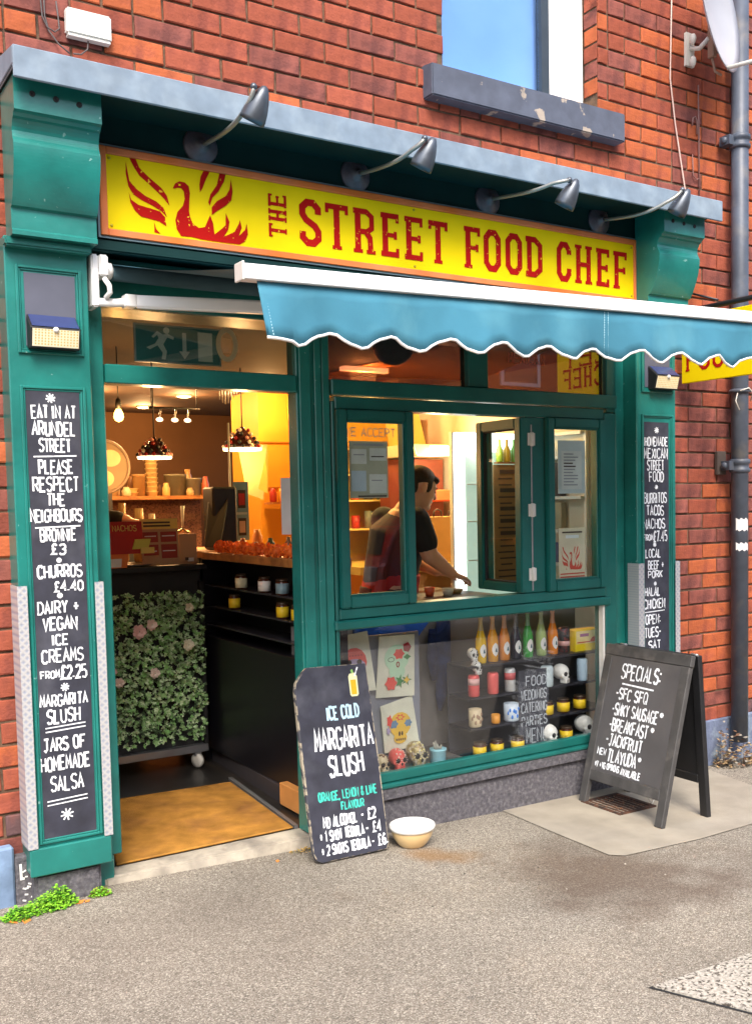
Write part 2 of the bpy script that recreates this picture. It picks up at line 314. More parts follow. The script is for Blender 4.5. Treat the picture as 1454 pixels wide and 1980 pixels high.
TL = [('*', 0.873, 0.894, 1.884, 0.033), ('EAT IN AT', 0.816, 0.968, 1.836, 0.05), ('ARUNDEL', 0.816, 0.966, 1.778, 0.054), ('STREET', 0.837, 0.947, 1.72, 0.051), ('_', 0.819, 0.964, 1.682, 0.005), ('PLEASE', 0.833, 0.952, 1.644, 0.053), ('RESPECT', 0.811, 0.969, 1.584, 0.055), ('THE', 0.856, 0.92, 1.53, 0.048), ('NEIGHBOURS', 0.798, 0.977, 1.474, 0.049), ('_', 0.814, 0.968, 1.434, 0.005), ('BROWNIE', 0.828, 0.953, 1.406, 0.048), ('£3', 0.863, 0.915, 1.355, 0.04), ('*', 0.878, 0.901, 1.316, 0.018), ('CHURROS', 0.814, 0.969, 1.277, 0.049), ('£4.40', 0.868, 0.971, 1.223, 0.039), ('*', 0.877, 0.898, 1.191, 0.02), ('DAIRY +', 0.809, 0.953, 1.15, 0.049), ('VEGAN', 0.824, 0.944, 1.092, 0.05), ('ICE', 0.855, 0.911, 1.033, 0.042), ('CREAMS', 0.816, 0.961, 0.977, 0.052), ('FROM £2.25', 0.812, 0.968, 0.916, 0.045), ('*', 0.878, 0.906, 0.863, 0.03), ('MARGARITA', 0.803, 0.971, 0.819, 0.046), ('SLUSH', 0.825, 0.942, 0.762, 0.055), ('=', 0.82, 0.958, 0.718, 0.022), ('JARS OF', 0.809, 0.956, 0.661, 0.052), ('HOMEMADE', 0.797, 0.97, 0.593, 0.056), ('SALSA', 0.829, 0.945, 0.519, 0.06), ('=', 0.816, 0.955, 0.455, 0.022), ('*', 0.86, 0.903, 0.404, 0.045)]
TR = [('*', 3.835, 3.884, 1.845, 0.032), ('HOMEMADE', 3.772, 3.94, 1.787, 0.05), ('MEXICAN', 3.768, 3.94, 1.726, 0.058), ('STREET', 3.789, 3.913, 1.665, 0.058), ('FOOD', 3.804, 3.909, 1.607, 0.056), ('*', 3.841, 3.871, 1.554, 0.023), ('BURRITOS', 3.766, 3.931, 1.498, 0.059), ('TACOS', 3.784, 3.911, 1.434, 0.056), ('NACHOS', 3.761, 3.919, 1.365, 0.056), ('FROM £7.45', 3.761, 3.93, 1.3, 0.053), ('*', 3.827, 3.857, 1.258, 0.024), ('LOCAL', 3.775, 3.887, 1.213, 0.048), ('BEEF +', 3.793, 3.91, 1.153, 0.048), ('PORK', 3.793, 3.898, 1.105, 0.04), ('*', 3.83, 3.86, 1.056, 0.021), ('HALAL', 3.766, 3.882, 1.015, 0.048), ('CHICKEN', 3.762, 3.916, 0.952, 0.054), ('_', 3.769, 3.912, 0.912, 0.005), ('OPEN:', 3.772, 3.885, 0.872, 0.054), ('TUES-', 3.765, 3.888, 0.804, 0.057), ('SAT', 3.794, 3.884, 0.739, 0.046), ('12-9', 3.771, 3.884, 0.68, 0.046)]
LET = [('S', 1.874, 1.972), ('T', 1.99, 2.096), ('R', 2.12, 2.224), ('E', 2.252, 2.341), ('E', 2.37, 2.462), ('T', 2.492, 2.593), ('F', 2.682, 2.77), ('O', 2.79, 2.887), ('O', 2.914, 3.011), ('D', 3.032, 3.132), ('C', 3.22, 3.311), ('H', 3.334, 3.444), ('E', 3.471, 3.557), ('F', 3.585, 3.676)]
PHX = [[(1.198, 2.769), (1.221, 2.769), (1.233, 2.736), (1.268, 2.707), (1.313, 2.676), (1.333, 2.65), (1.342, 2.615), (1.322, 2.638), (1.293, 2.663), (1.261, 2.687), (1.232, 2.708), (1.213, 2.736)], [(1.184, 2.75), (1.19, 2.714), (1.195, 2.683), (1.22, 2.658), (1.252, 2.638), (1.292, 2.624), (1.318, 2.605), (1.331, 2.572), (1.31, 2.591), (1.278, 2.606), (1.239, 2.62), (1.207, 2.637), (1.191, 2.663), (1.183, 2.706)], [(1.191, 2.644), (1.199, 2.617), (1.225, 2.602), (1.264, 2.596), (1.304, 2.59), (1.323, 2.571), (1.327, 2.539), (1.302, 2.552), (1.269, 2.557), (1.233, 2.561), (1.211, 2.58), (1.196, 2.607)], [(1.281, 2.549), (1.288, 2.524), (1.304, 2.508), (1.281, 2.511)], [(1.356, 2.68), (1.365, 2.7), (1.382, 2.711), (1.403, 2.71), (1.418, 2.698), (1.422, 2.673), (1.418, 2.639), (1.416, 2.606), (1.419, 2.587), (1.429, 2.562), (1.453, 2.549), (1.477, 2.556), (1.493, 2.591), (1.499, 2.602), (1.51, 2.573), (1.514, 2.534), (1.53, 2.546), (1.56, 2.573), (1.562, 2.62), (1.576, 2.589), (1.57, 2.558), (1.551, 2.529), (1.596, 2.554), (1.615, 2.587), (1.619, 2.602), (1.626, 2.575), (1.613, 2.54), (1.64, 2.567), (1.647, 2.592), (1.651, 2.552), (1.639, 2.523), (1.616, 2.508), (1.565, 2.507), (1.511, 2.507), (1.465, 2.508), (1.424, 2.512), (1.382, 2.51), (1.366, 2.534), (1.362, 2.566), (1.371, 2.597), (1.393, 2.623), (1.401, 2.65), (1.398, 2.676), (1.388, 2.687), (1.375, 2.686)], [(1.478, 2.767), (1.502, 2.769), (1.487, 2.736), (1.472, 2.7), (1.461, 2.682), (1.46, 2.712), (1.466, 2.742)], [(1.541, 2.767), (1.566, 2.767), (1.558, 2.737), (1.535, 2.697), (1.51, 2.67), (1.498, 2.638), (1.493, 2.65), (1.503, 2.682), (1.529, 2.719)], [(1.587, 2.752), (1.592, 2.705), (1.586, 2.671), (1.562, 2.647), (1.526, 2.622), (1.505, 2.604), (1.506, 2.633), (1.527, 2.659), (1.564, 2.684), (1.58, 2.71)]]

# ---------------------------------------------------------------- ground
GP = [(-40, .085), (.8, .085), (1.3, .072), (1.85, .052), (2.4, .028), (3.0, .010), (3.5, 0), (5, -.012), (60, -.02)]
def zg(x):
    for (a, za), (b, zb) in zip(GP, GP[1:]):
        if x <= b: return za + (zb - za) * max(0, (x - a)) / (b - a)
    return GP[-1][1]
def sheet(name, xs, y0, y1, dz, m, label=None, flat=None):
    g = G(); z = (lambda x: flat) if flat is not None else (lambda x: zg(x) + dz)
    for a, b in zip(xs, xs[1:]): g.face([(a, y0, z(a)), (b, y0, z(b)), (b, y1, z(b)), (a, y1, z(a))])
    return struct(name, g, m, label=label)
XS = [p[0] for p in GP]
ASPH = asphalt_mat()
ROADM = mat('road_asphalt', (.075, .073, .07), .9, var=.2, scale=30)
GROUNDM = mat('distant_ground', (.12, .115, .10), .95)
sheet('ground', [-400, 400], -400, 400, 0, GROUNDM, flat=-.30)
g = G()
for a, b in zip(XS, XS[1:]):
    g.mesh([(a, -3.3 - 1.8, zg(a)), (b, -5.1, zg(b)), (b, .30, zg(b)), (a, .30, zg(a)), (a, -5.1, -.15), (b, -5.1, -.15)], [(0, 1, 2, 3), (4, 5, 1, 0)])
struct('pavement', g, ASPH)
g = G().box(-40, 60, -11.3, -5.23, -.28, -.135); struct('road', g, ROADM)
g = G().box(-40, 60, -5.228, -5.102, -.28, -.02); struct('kerb', g, mat('kerb_concrete', (.30, .28, .25), .85))
g = G().box(-40, 60, -14, -11.302, -.28, -.01); struct('far_pavement', g, ROADM)
# concrete apron by the A-board
def on(x, y, dz=0): return (x, y, zg(x) + dz)
g = G()
pl = [(2.90, -.02), (2.885, -.45), (2.88, -.79), (2.93, -.835), (3.35, -.86), (3.75, -.85), (4.05, -.70), (4.22, -.45), (4.30, -.02)]
g.face([on(x, y, .004) for x, y in pl]); g.face([on(3.30, -.40, .0045), on(3.52, -.42, .0045), on(3.54, -.16, .0045), on(3.32, -.15, .0045)], 1)
struct('concrete_apron', g, [CONC, BLACKM])
# drain grate
g = G(); gf = G()
RUST = mat('rusty_iron', (.13, .055, .030), .85, metal=.3, var=.35, scale=30, bump=.6, col2=(.05, .03, .022), mix=(.4, .6), mscale=25)
dg = thing('drain_grate', 'rusty square drain grate in the concrete under the A-board', 'drain grate', (3.42, -.28, 0))
for a, b, c, d in ((3.30, 3.54, -.42, -.40), (3.30, 3.54, -.165, -.145), (3.30, 3.32, -.40, -.165), (3.52, 3.54, -.40, -.165)): gf.box(a, b, c, d, .003, .016)
part('grate_frame', gf, RUST, dg)
for i in range(7):
    g = G().box(3.335 + i * .027, 3.349 + i * .027, -.398, -.167, .005, .014); part('bar', g, RUST, dg, .002)
g = G()
for i in range(26):
    x, y = random.uniform(3.32, 3.51), random.uniform(-.39, -.17); a = random.uniform(0, PI); l = random.uniform(.01, .03)
    g.face([(x, y, .0165), (x + l * math.cos(a), y + l * math.sin(a), .018), (x + l * math.cos(a + .5), y + l * math.sin(a + .5), .021)])
solo('leaf_litter', 'dry brown leaf bits lying on the drain grate', 'leaf litter', g, mat('dry_leaf', (.22, .10, .045), .9, rand=.2), kind='stuff', loc=(3.42, -.28, 0), fix=False)
# inspection cover slab bottom right
g = G(); A = [(2.137, -1.75), (2.72, -1.755), (2.87, -2.25), (2.37, -2.25)]
g.face([on(x, y, .003) for x, y in A], 1)
def inset(poly, k):
    cx = sum(p[0] for p in poly) / len(poly); cy = sum(p[1] for p in poly) / len(poly); return [(cx + (x - cx) * k, cy + (y - cy) * k) for x, y in poly]
B = inset(A, .965); g.hexa([on(x, y, .0035) for x, y in B], [on(x, y, .009) for x, y in B])
cx, cy = 2.42, -1.81; g.hexa([on(cx, cy, .0092), on(cx + .05, cy - .03, .0092), on(cx + .058, cy - .022, .0092), on(cx + .008, cy + .008, .0092)], [on(cx, cy, .0102), on(cx + .05, cy - .03, .0102), on(cx + .058, cy - .022, .0102), on(cx + .008, cy + .008, .0102)], 1)
COVC = mat('speckled_concrete', (.42, .385, .32), .9, var=.35, scale=90, bump=.8, bscale=150, spec=.2, col2=(.09, .075, .06), mix=(.53, .60), mscale=85)
solo('inspection_cover', 'speckled concrete inspection cover in the pavement with a dark joint', 'manhole cover', g, [COVC, BLACKM], loc=(2.5, -1.9, 0))

# ---------------------------------------------------------------- brick building
BL = thing('brick_building', 'red brick terrace building above and beside the green shopfront', 'building', (2.4, 0, 0))
XL, XR, ZT = -3.2, 7.6, 6.2
CO, PI_B, J = .0835, .228, .0105           # course height, brick pitch, joint
WX0, WX1, WZ0 = 2.657, 3.588, 3.43         # upper window opening
SX0, SX1, SZ = .80, 3.985, 2.99            # hole for the shopfront
g = G()
g.box(XL, WX0, .008, .33, SZ - .04, ZT); g.box(WX1, XR, .008, .33, SZ - .04, ZT); g.box(WX0, WX1, .008, .33, SZ - .04, WZ0); g.box(WX0, WX1, .008, .33, 5.2, ZT)
g.box(XL, SX0, .008, .33, -.15, SZ - .04); g.box(SX1, XR, .008, .33, -.15, SZ - .04)
part('mortar_bed', g, MORTAR, BL)
def brick_mesh(name, L, H, D, m, seed):
    r = random.Random(seed); j = lambda a: r.uniform(-a, a); c = .004; v = []
    for y, k in ((D, 0), (.003, 0), (0, c)):
        for sx, sz in ((0, 0), (1, 0), (1, 1), (0, 1)):
            v.append(((L - k if sx else k) + j(.0018), y + (j(.0022) if k else 0), (H - k if sz else k) + j(.0016)))
    f = [(0, 1, 5, 4), (1, 2, 6, 5), (2, 3, 7, 6), (3, 0, 4, 7), (4, 5, 9, 8), (5, 6, 10, 9), (6, 7, 11, 10), (7, 4, 8, 11), (8, 9, 10, 11)]
    me = bpy.data.meshes.new(name); me.from_pydata(v, [], f); me.materials.append(m); return me, v, f
import itertools
BM = {}
def bmesh_for(L, mi, k):
    key = (round(L, 3), mi, k)
    if key not in BM: BM[key] = brick_mesh('brick', L, CO - J, .055, (BRICK, BRICKB, BRICKC, BRICKD)[mi], hash(key) % 9999)
    return BM[key]
camI = S.camera.matrix_world.inverted()
def in_view(x, z):
    p = camI @ Vector((x, 0, z)); k = 1970.96 / -p.z; u = 727 + 136.04 + p.x * k; v = 990 + 103.38 - p.y * k
    return (-60 < u < 1520 and -40 < v < 2000), -p.z
rb = random.Random(11); near = []; rest = []
z0 = 1.903 - 24 * CO; n = 0
while z0 + n * CO < ZT:
    z = z0 + n * CO + J; off = 4.227 + J / 2 + (PI_B / 2 if n % 2 else 0); k0 = int((XL - off) // PI_B) + 1; x = off + k0 * PI_B
    while x < XR:
        segs = [(x, x + PI_B - J)]
        if rb.random() < .06: m = x + (PI_B - J) / 2; segs = [(x, m - J / 2), (m + J / 2, x + PI_B - J)]
        for a, b in segs:
            zc = z + CO / 2
            for hx0, hx1, hz0, hz1 in ((SX0, SX1, -1, SZ), (WX0, WX1, WZ0 - .0, 5.2)):
                if hz0 < zc < hz1:
                    if a > hx0 - .02 and b < hx1 + .02: a = b = 0
                    elif a < hx0 < b: b = hx0 - .001
                    elif a < hx1 < b: a = hx1 + .001
            if b - a < .03: continue
            vis, d = in_view((a + b) / 2, zc)
            q = rb.random(); lowr = 3 if (zc < .42 and rb.random() < (.42 - zc) * 4) else None
            orange = .16 + .45 * max(0, min(1, ((a - 3.4) / .8 if zc > 3 else (1.3 - zc) * 2 if a > 4 else 0)))
            mi = lowr if lowr is not None else (1 if q < orange * .75 else 2 if q > (.80 if not (a > 4 and 1 < zc < 2.2) else .4) else 0)
            (near if vis else rest).append((d, round((b - a) / .012) * .012 if b - a < PI_B - J - .01 and b - a < .2 else b - a, a, b, z, mi, rb.randrange(4)))
        x += PI_B
    n += 1
near.sort(); rest += near[300:]; near = near[:300]
for d, L, a, b, z, mi, k in near:
    me, _, _ = bmesh_for(round(b - a, 3), mi, k); o = bpy.data.objects.new('brick', me); COL.objects.link(o); o.parent = BL
    o.location = (a - 2.4, rb.uniform(-.004, .002), z); o.rotation_euler = (0, rb.uniform(-.006, .006), rb.uniform(-.008, .008)); ORG[o] = ORG[BL]
g = G()
for d, L, a, b, z, mi, k in rest:
    _, v, f = bmesh_for(round(b - a, 3), mi, k); dy = rb.uniform(-.0025, .0015)
    g.mesh([(a + p[0], p[1] + dy, z + p[2]) for p in v], f, mi)
part('brick_courses', g, [BRICK, BRICKB, BRICKC, BRICKD], BL, kind='stuff', fix=False)
# reveal bricks on the right side of the upper window
n = 0
while WZ0 + .085 + n * CO < 5.2:
    z = 3.51 + n * CO + J; n += 1
    if n > 12: break
    g = G().box(WX1 - .006, WX1 - .001, .004, .098 if n % 2 else .094, z, z + CO - J)
    part('reveal_brick', g, (BRICK, BRICKB, BRICKC)[n % 3], BL, .0015)
# upper window
wf = part('window_frame', frame(WX0 + .002, WX1 - .008, WZ0 + .01, 5.19, .05, .10, .17, wb=.055), WHITE, BL, .004, label='white painted sash window frame')
g = G().box(WX1 - .215, WX1 - .06, .115, .165, WZ0 + .066, 5.13); g.box(WX1 - .20, WX1 - .19, .108, .114, WZ0 + .07, 5.13); part('sash_stile', g, WHITE, wf, .003)
part('pane', G().box(WX0 + .053, WX1 - .265, .14, .146, WZ0 + .067, 5.13), glass('upper_glass', (.85, .92, 1), 1.5), wf)
part('spacer_bar', G().box(WX1 - .264, WX1 - .216, .118, .16, WZ0 + .067, 5.13), mat('charcoal_spacer', (.03, .045, .06), .5), wf)
part('sky_reflection_sheet', G().box(WX0 + .03, WX1 - .05, .20, .21, WZ0 + .0, 5.2), mat('painted_sky_reflection', (.27, .47, .78), .7, var=.12, scale=1.2, col2=(.42, .60, .86), mix=(.35, .7), mscale=1.3), wf)  # pale blue sheet behind the pane, coloured as a sky reflection
g = G(); g.mesh([(2.545, -.075, 3.275), (3.70, -.075, 3.275), (3.70, .10, 3.275), (2.545, .10, 3.275), (2.545, -.075, 3.412), (3.70, -.075, 3.412), (3.70, .10, 3.438), (2.545, .10, 3.438)],
       [(3, 2, 1, 0), (4, 5, 6, 7), (0, 1, 5, 4), (1, 2, 6, 5), (2, 3, 7, 6), (3, 0, 4, 7)])
part('window_sill', g, SILL, BL, .006, 2)
# painted plinth courses near the ground, right, and left neighbour strip
NEI = mat('grey_blue_plinth_paint', (.13, .16, .24), .8, var=.25, scale=14, bump=.6, col2=(.27, .33, .38), mix=(.5, .68), mscale=9)
g = G().box(4.03, 5.6, -.022, -.004, -.1, .25); part('plinth', g, NEI, BL, .008)
g = G().box(4.74, 5.6, -.045, -.023, -.1, .30); part('plinth', g, mat('pale_blue_plinth_paint', (.26, .42, .50), .7, var=.2, scale=8), BL, .008)
g = G().box(.714, .798, -.05, -.004, -.05, .26); part('plinth', g, STONE, BL, .006); part('plinth', G().box(.3, .712, -.05, -.004, -.05, .30), mat('sky_blue_plinth_paint', (.17, .25, .38), .8, var=.3, scale=12, bump=.5, bscale=50), BL, .008)
g = G()
text(g, 'L.', (0, -.0515, 0), (1, 0, 0), (0, 0, 1), (0, -1, 0), .732, .752, .205, .055, .009)
for i in range(9): x, z = random.uniform(.73, .78), random.uniform(.10, .22); g.ribbon([(x, z), (x + .012, z + random.uniform(-.006, .006))], .006, (0, -.0515, 0), (1, 0, 0), (0, 0, 1), (0, -1, 0), .001 + i * .0002)
part('white_paint_marks', g, WHITE, BL, fix=False)

# ---------------------------------------------------------------- shopfront
SF = thing('shopfront', 'dark green wooden shopfront with open doorway, serving window and two pilasters', 'shopfront', (2.4, 0, 0))
# backing wall above the transoms, fascia board
part('fascia', G().box(1.02, 3.80, -.085, .20, 2.43, 2.93), mat('shade_darkened_teal', (.003, .028, .026), .7, var=.15, scale=6, spec=.2), SF)  # teal darkened to paint in the cornice's shade; moulding and soffit share it
g = G(); g.box(1.03, 3.79, -.125, -.086, 2.415, 2.455); part('fascia_moulding', g, TEAL if 0 else mat('shade_darkened_teal', (0, 0, 0)), SF, .006, 2)
g = G().box(1.03, 3.79, -.03, .20, 2.24, 2.413); part('head_panel', g, TEALP, SF, .004)
# cornice
g = G(); g.box(.756, 4.085, -.362, -.350, 2.872, 2.972); g.box(.756, 4.085, -.350, .0, 2.905, 2.915, 1)
g.hexa([(.756, -.350, 2.916), (4.085, -.350, 2.916), (4.085, .0, 2.916), (.756, .0, 2.916)], [(.756, -.350, 2.974), (4.085, -.350, 2.974), (4.085, .0, 3.03), (.756, .0, 3.03)])
part('cornice', g, [LEAD, mat('shade_darkened_teal', (0, 0, 0))], SF, .003)
DISC = {}
def pilaster(x0, x1, side, zb):
    p = part('pilaster', G().box(x0, x1, -.118, .02, zb, 2.43), TEAL, SF, .004)
    w = x1 - x0
    # base block, plinth block below it
    part('base_block', G().box(x0 - .004, x1 + .004, -.135, -.119, zb, .30), TEAL, p, .004)
    # panel mouldings: two nested frames each
    for z0, z1 in ((2.035, 2.335), (.31, 1.925)):
        part('panel_moulding', frame(x0 + .032, x1 - .024, z0, z1, .010, -.128, -.119, frame(x0 + .042, x1 - .034, z0 + .01, z1 - .01, .007, -.123, -.119)), TEAL, p, .0025)
    # corbel (console bracket): S-profile block
    prof = [(-.119, 2.418), (-.198, 2.418), (-.198, 2.432), (-.190, 2.439), (-.190, 2.506), (-.198, 2.510)]
    for i in range(25):
        t = i / 24; y = -.204 - .064 * math.sin(min(1, t / .72) * PI / 2) ** .9 + (.016 * math.sin((t - .72) / .28 * PI) if t > .72 else 0); prof.append((y, 2.511 + .262 * t))
    prof += [(-.279, 2.778), (-.286, 2.788), (-.300, 2.794), (-.300, 2.903), (-.10, 2.903), (-.10, 2.418)]
    g = G(); a, b = x0 + .014, x1 + .018; n = len(prof)
    g.mesh([(a, y, z) for y, z in prof] + [(b, y, z) for y, z in prof], [tuple(range(n)), tuple(reversed(range(n, 2 * n)))])
    g.mesh([(a, y, z) for y, z in prof] + [(b, y, z) for y, z in prof], [(i, (i + 1) % n, n + (i + 1) % n, n + i) for i in range(n)])
    c = part('corbel', g, TEAL, p, fix=True)
    for s in range(3):
        g = G().lathe([(.0095, 0), (.0095, .003), (.006, .004), (.0045, .001)], (x0 + w * (.26 + .27 * s), -.300, 2.850 - .003 * s), 10, axis=(0, -1, 0)); part('bolt', g, BLACKM, p)
    part('necking', G().box(x0 - .004, x1 + .006, -.165, -.119, 2.388, 2.417), TEAL, p, .006, 2)
    return p
pilaster(.752, 1.028, 'l', .20); pilaster(3.722, 4.004, 'r', .20)
# hole in the mortar bed behind the pilasters is covered here; stone blocks under the bases
g = G().box(.765, 1.0, -.105, .0, .0, .198); part('stone_plinth', g, STONE, SF, .012, 2)
g = G().box(3.735, 4.0, -.105, .0, -.08, .198); part('stone_plinth', g, STONE, SF, .012, 2)
g = G().box(1.0, 1.068, -.028, .06, .07, .19); part('stone_plinth', g, TEAL, SF, .004)
# tread-plate corner guards
def tread():
    m = mat('tread_plate', (.50, .50, .50), .5, metal=.35, var=.10, scale=30, col2=(.40, .44, .54), mix=(.4, .6), mscale=9); n = m.node_tree; b = n.nodes['Principled BSDF']; N = n.nodes.new; L = n.links.new
    tc = N('ShaderNodeTexCoord'); h = None
    for sgn in (45, -45):
        mp = N('ShaderNodeMapping'); mp.inputs['Rotation'].default_value = (0, math.radians(sgn), 0); L(tc.outputs['Object'], mp.inputs[0])
        wv = N('ShaderNodeTexWave'); wv.bands_direction = 'X'; wv.inputs['Scale'].default_value = 17; wv.inputs['Distortion'].default_value = 0; L(mp.outputs[0], wv.inputs[0])
        if h is None: h = wv.outputs['Fac']
        else: q = N('ShaderNodeMath'); q.operation = 'MAXIMUM'; L(h, q.inputs[0]); L(wv.outputs['Fac'], q.inputs[1]); h = q.outputs[0]
    bp = N('ShaderNodeBump'); bp.inputs['Strength'].default_value = .45; bp.inputs['Distance'].default_value = .0015; L(h, bp.inputs['Height']); L(bp.outputs[0], b.inputs['Normal'])
    cm = N('ShaderNodeMix'); cm.data_type = 'RGBA'; L(h, cm.inputs[0]); cm.inputs[6].default_value = (.33, .36, .44, 1); cm.inputs[7].default_value = (.55, .54, .52, 1); L(cm.outputs[2], b.inputs['Base Color'])
    return m
TREAD = tread()
def guard(xc, sgn, z0, z1, wf, ws):
    g = G(); y = -.137
    g.box(min(xc, xc + sgn * wf), max(xc, xc + sgn * wf), y, y + .003, z0, z1); g.box(xc - (.003 if sgn > 0 else 0), xc + (0 if sgn > 0 else .003), y, y + ws, z0, z1)
    part('corner_guard', g, TREAD, SF, label='worn metal tread-plate corner guard')
guard(.746, 1, .302, 1.232, .030, .11); guard(1.034, -1, .302, 1.232, .028, .11)
guard(3.716, 1, .302, 1.166, .036, .08); guard(4.010, -1, .302, 1.166, .030, .10)
# threshold stone
g = G(); g.hexa([(1.03, -.045, .05), (1.96, -.045, .03), (1.96, .07, .03), (1.03, .07, .05)], [(1.03, -.035, .108), (1.96, -.035, .098), (1.96, .07, .108), (1.03, .07, .108)])
part('threshold', g, THRESH, SF, .008, 2)
# frame posts and rails. y: faces at about -.03
TP = lambda name, g, **k: part(name, g, k.pop('m', TEALP), SF, k.pop('bevel', .004), **k)
TP('door_jamb', G().box(1.028, 1.098, -.03, .05, .19, 2.24), m=TEAL)
g = G(); g.box(1.875, 2.03, -.03, .055, .108, 2.24); TP('door_post', g, m=TEAL)
g = G(); g.box(1.885, 1.935, -.043, -.031, .11, 2.238); g.box(1.955, 1.985, -.040, -.031, .25, 2.238); g.box(1.992, 2.025, -.036, -.031, .25, 2.238); TP('post_moulding', g, m=TEAL)
TP('transom_bar', G().box(1.10, 1.873, -.04, .04, 1.957, 2.027), m=TEAL)
# window surround
TP('stile', G().box(3.66, 3.72, -.03, .06, .27, 2.24), m=TEAL); TP('stile', G().box(3.578, 3.655, -.036, .05, .27, 1.93)); TP('stile', G().box(3.60, 3.659, -.03, .05, 1.935, 2.24))
TP('stile', G().box(2.032, 2.048, -.036, .05, .27, 1.93))
TP('head_rail', G().box(2.032, 3.658, -.046, .05, 1.955, 2.02)); TP('head_rail', G().box(2.05, 3.576, -.036, .05, 1.897, 1.95))
TP('transom_mullion', G().box(2.745, 2.858, -.032, .04, 2.022, 2.24))
TP('middle_rail', G().box(2.05, 3.576, -.038, .06, 1.002, 1.048)); TP('middle_rail', G().box(2.02, 3.60, -.055, .06, .958, 1.0), bevel=.007)
TP('bottom_rail', G().box(2.05, 3.576, -.04, -.002, .262, .304)); TP('bottom_rail', G().box(2.03, 3.70, -.062, .06, .238, .26), bevel=.006)
TP('white_bead', G().box(3.562, 3.576, -.032, .0, .306, .956), m=OFFW, bevel=.001)
part('transom_pane', G().box(1.10, 1.873, .0, .005, 2.03, 2.24), GLASSR, SF)
MIRRORG = glass('boosted_mirror_glass', (.30, .20, .18), 4.0); part('transom_pane', G().box(2.032, 2.744, .0, .005, 2.022, 2.24), MIRRORG, SF); part('transom_pane', G().box(2.859, 3.598, .0, .005, 2.022, 2.24), MIRRORG, SF)  # reddish tint and boosted mirroring stand in for a strong street reflection
part('window_pane', G().box(2.05, 3.576, .0, .006, .305, .957), glass('shop_glass', (.97, .98, .98), 1.7), SF)
# casements
def casement(x0, x1, z0, z1, fw, rail, nm, hinge=None, ang=0, label=None):
    """sash in local coordinates about its hinge line, turned inward by ang"""
    hx = hinge if hinge is not None else x0; o = bpy.data.objects.new(nm, None)
    def tr(g):
        if ang:
            c, s = math.cos(ang), math.sin(ang); g.v = [(hx + (x - hx) * c + (y + .03) * s, -.03 - (x - hx) * s + (y + .03) * c, z) for x, y, z in g.v]
        return g
    f = part(nm, tr(frame(x0, x1, z0, z1, fw, -.052, .02, wb=rail)), TEALP, SF, .005, 2, label=label)
    part('bead', tr(frame(x0 + fw, x1 - fw, z0 + rail, z1 - fw, .008, -.04, -.02)), BLACKM if ang else TEALP, f, .002)
    part('pane', tr(G().box(x0 + fw + .008, x1 - fw - .008, -.026, -.021, z0 + rail + .008, z1 - fw - .008)), GLASS, f)
    return f
casement(2.052, 2.432, 1.05, 1.895, .045, .05, 'casement')
casement(2.692, 3.063, 1.052, 1.892, .048, .045, 'casement', hinge=3.063, ang=math.radians(91), label='green casement swung open into the shop')
casement(3.195, 3.575, 1.05, 1.895, .045, .05, 'casement')
TP('window_post', G().box(3.066, 3.19, -.03, .05, 1.05, 1.895))
for z in (1.79, 1.45, 1.14):
    g = G().lathe([(.009, -.033), (.009, .033)], (3.108, -.036, z), 10); g.box(3.085, 3.13, -.034, -.0305, z - .03, z + .03); TP('hinge', g, m=OFFW, bevel=.001)
TP('hinge_strip', G().box(3.103, 3.112, -.034, -.031, 1.06, 1.86), m=mat('dull_metal', (.3, .3, .3), .4, .6))
# stall riser below the window
g = G(); n = 14
for i in range(n):
    a, b = 2.03 + i * (1.69 / n), 2.03 + (i + 1) * (1.69 / n)
    g.mesh([(a, -.04, zg(a) - .03), (b, -.04, zg(b) - .03), (b, -.030, .185), (a, -.030, .185), (a, -.055, .19), (b, -.055, .19), (b, -.055, .236), (a, -.055, .236), (a, .03, .237), (b, .03, .237)], [(0, 1, 2, 3), (3, 2, 5, 4), (4, 5, 6, 7), (7, 6, 9, 8)])
part('stall_riser', g, STONE, SF, fix=False)

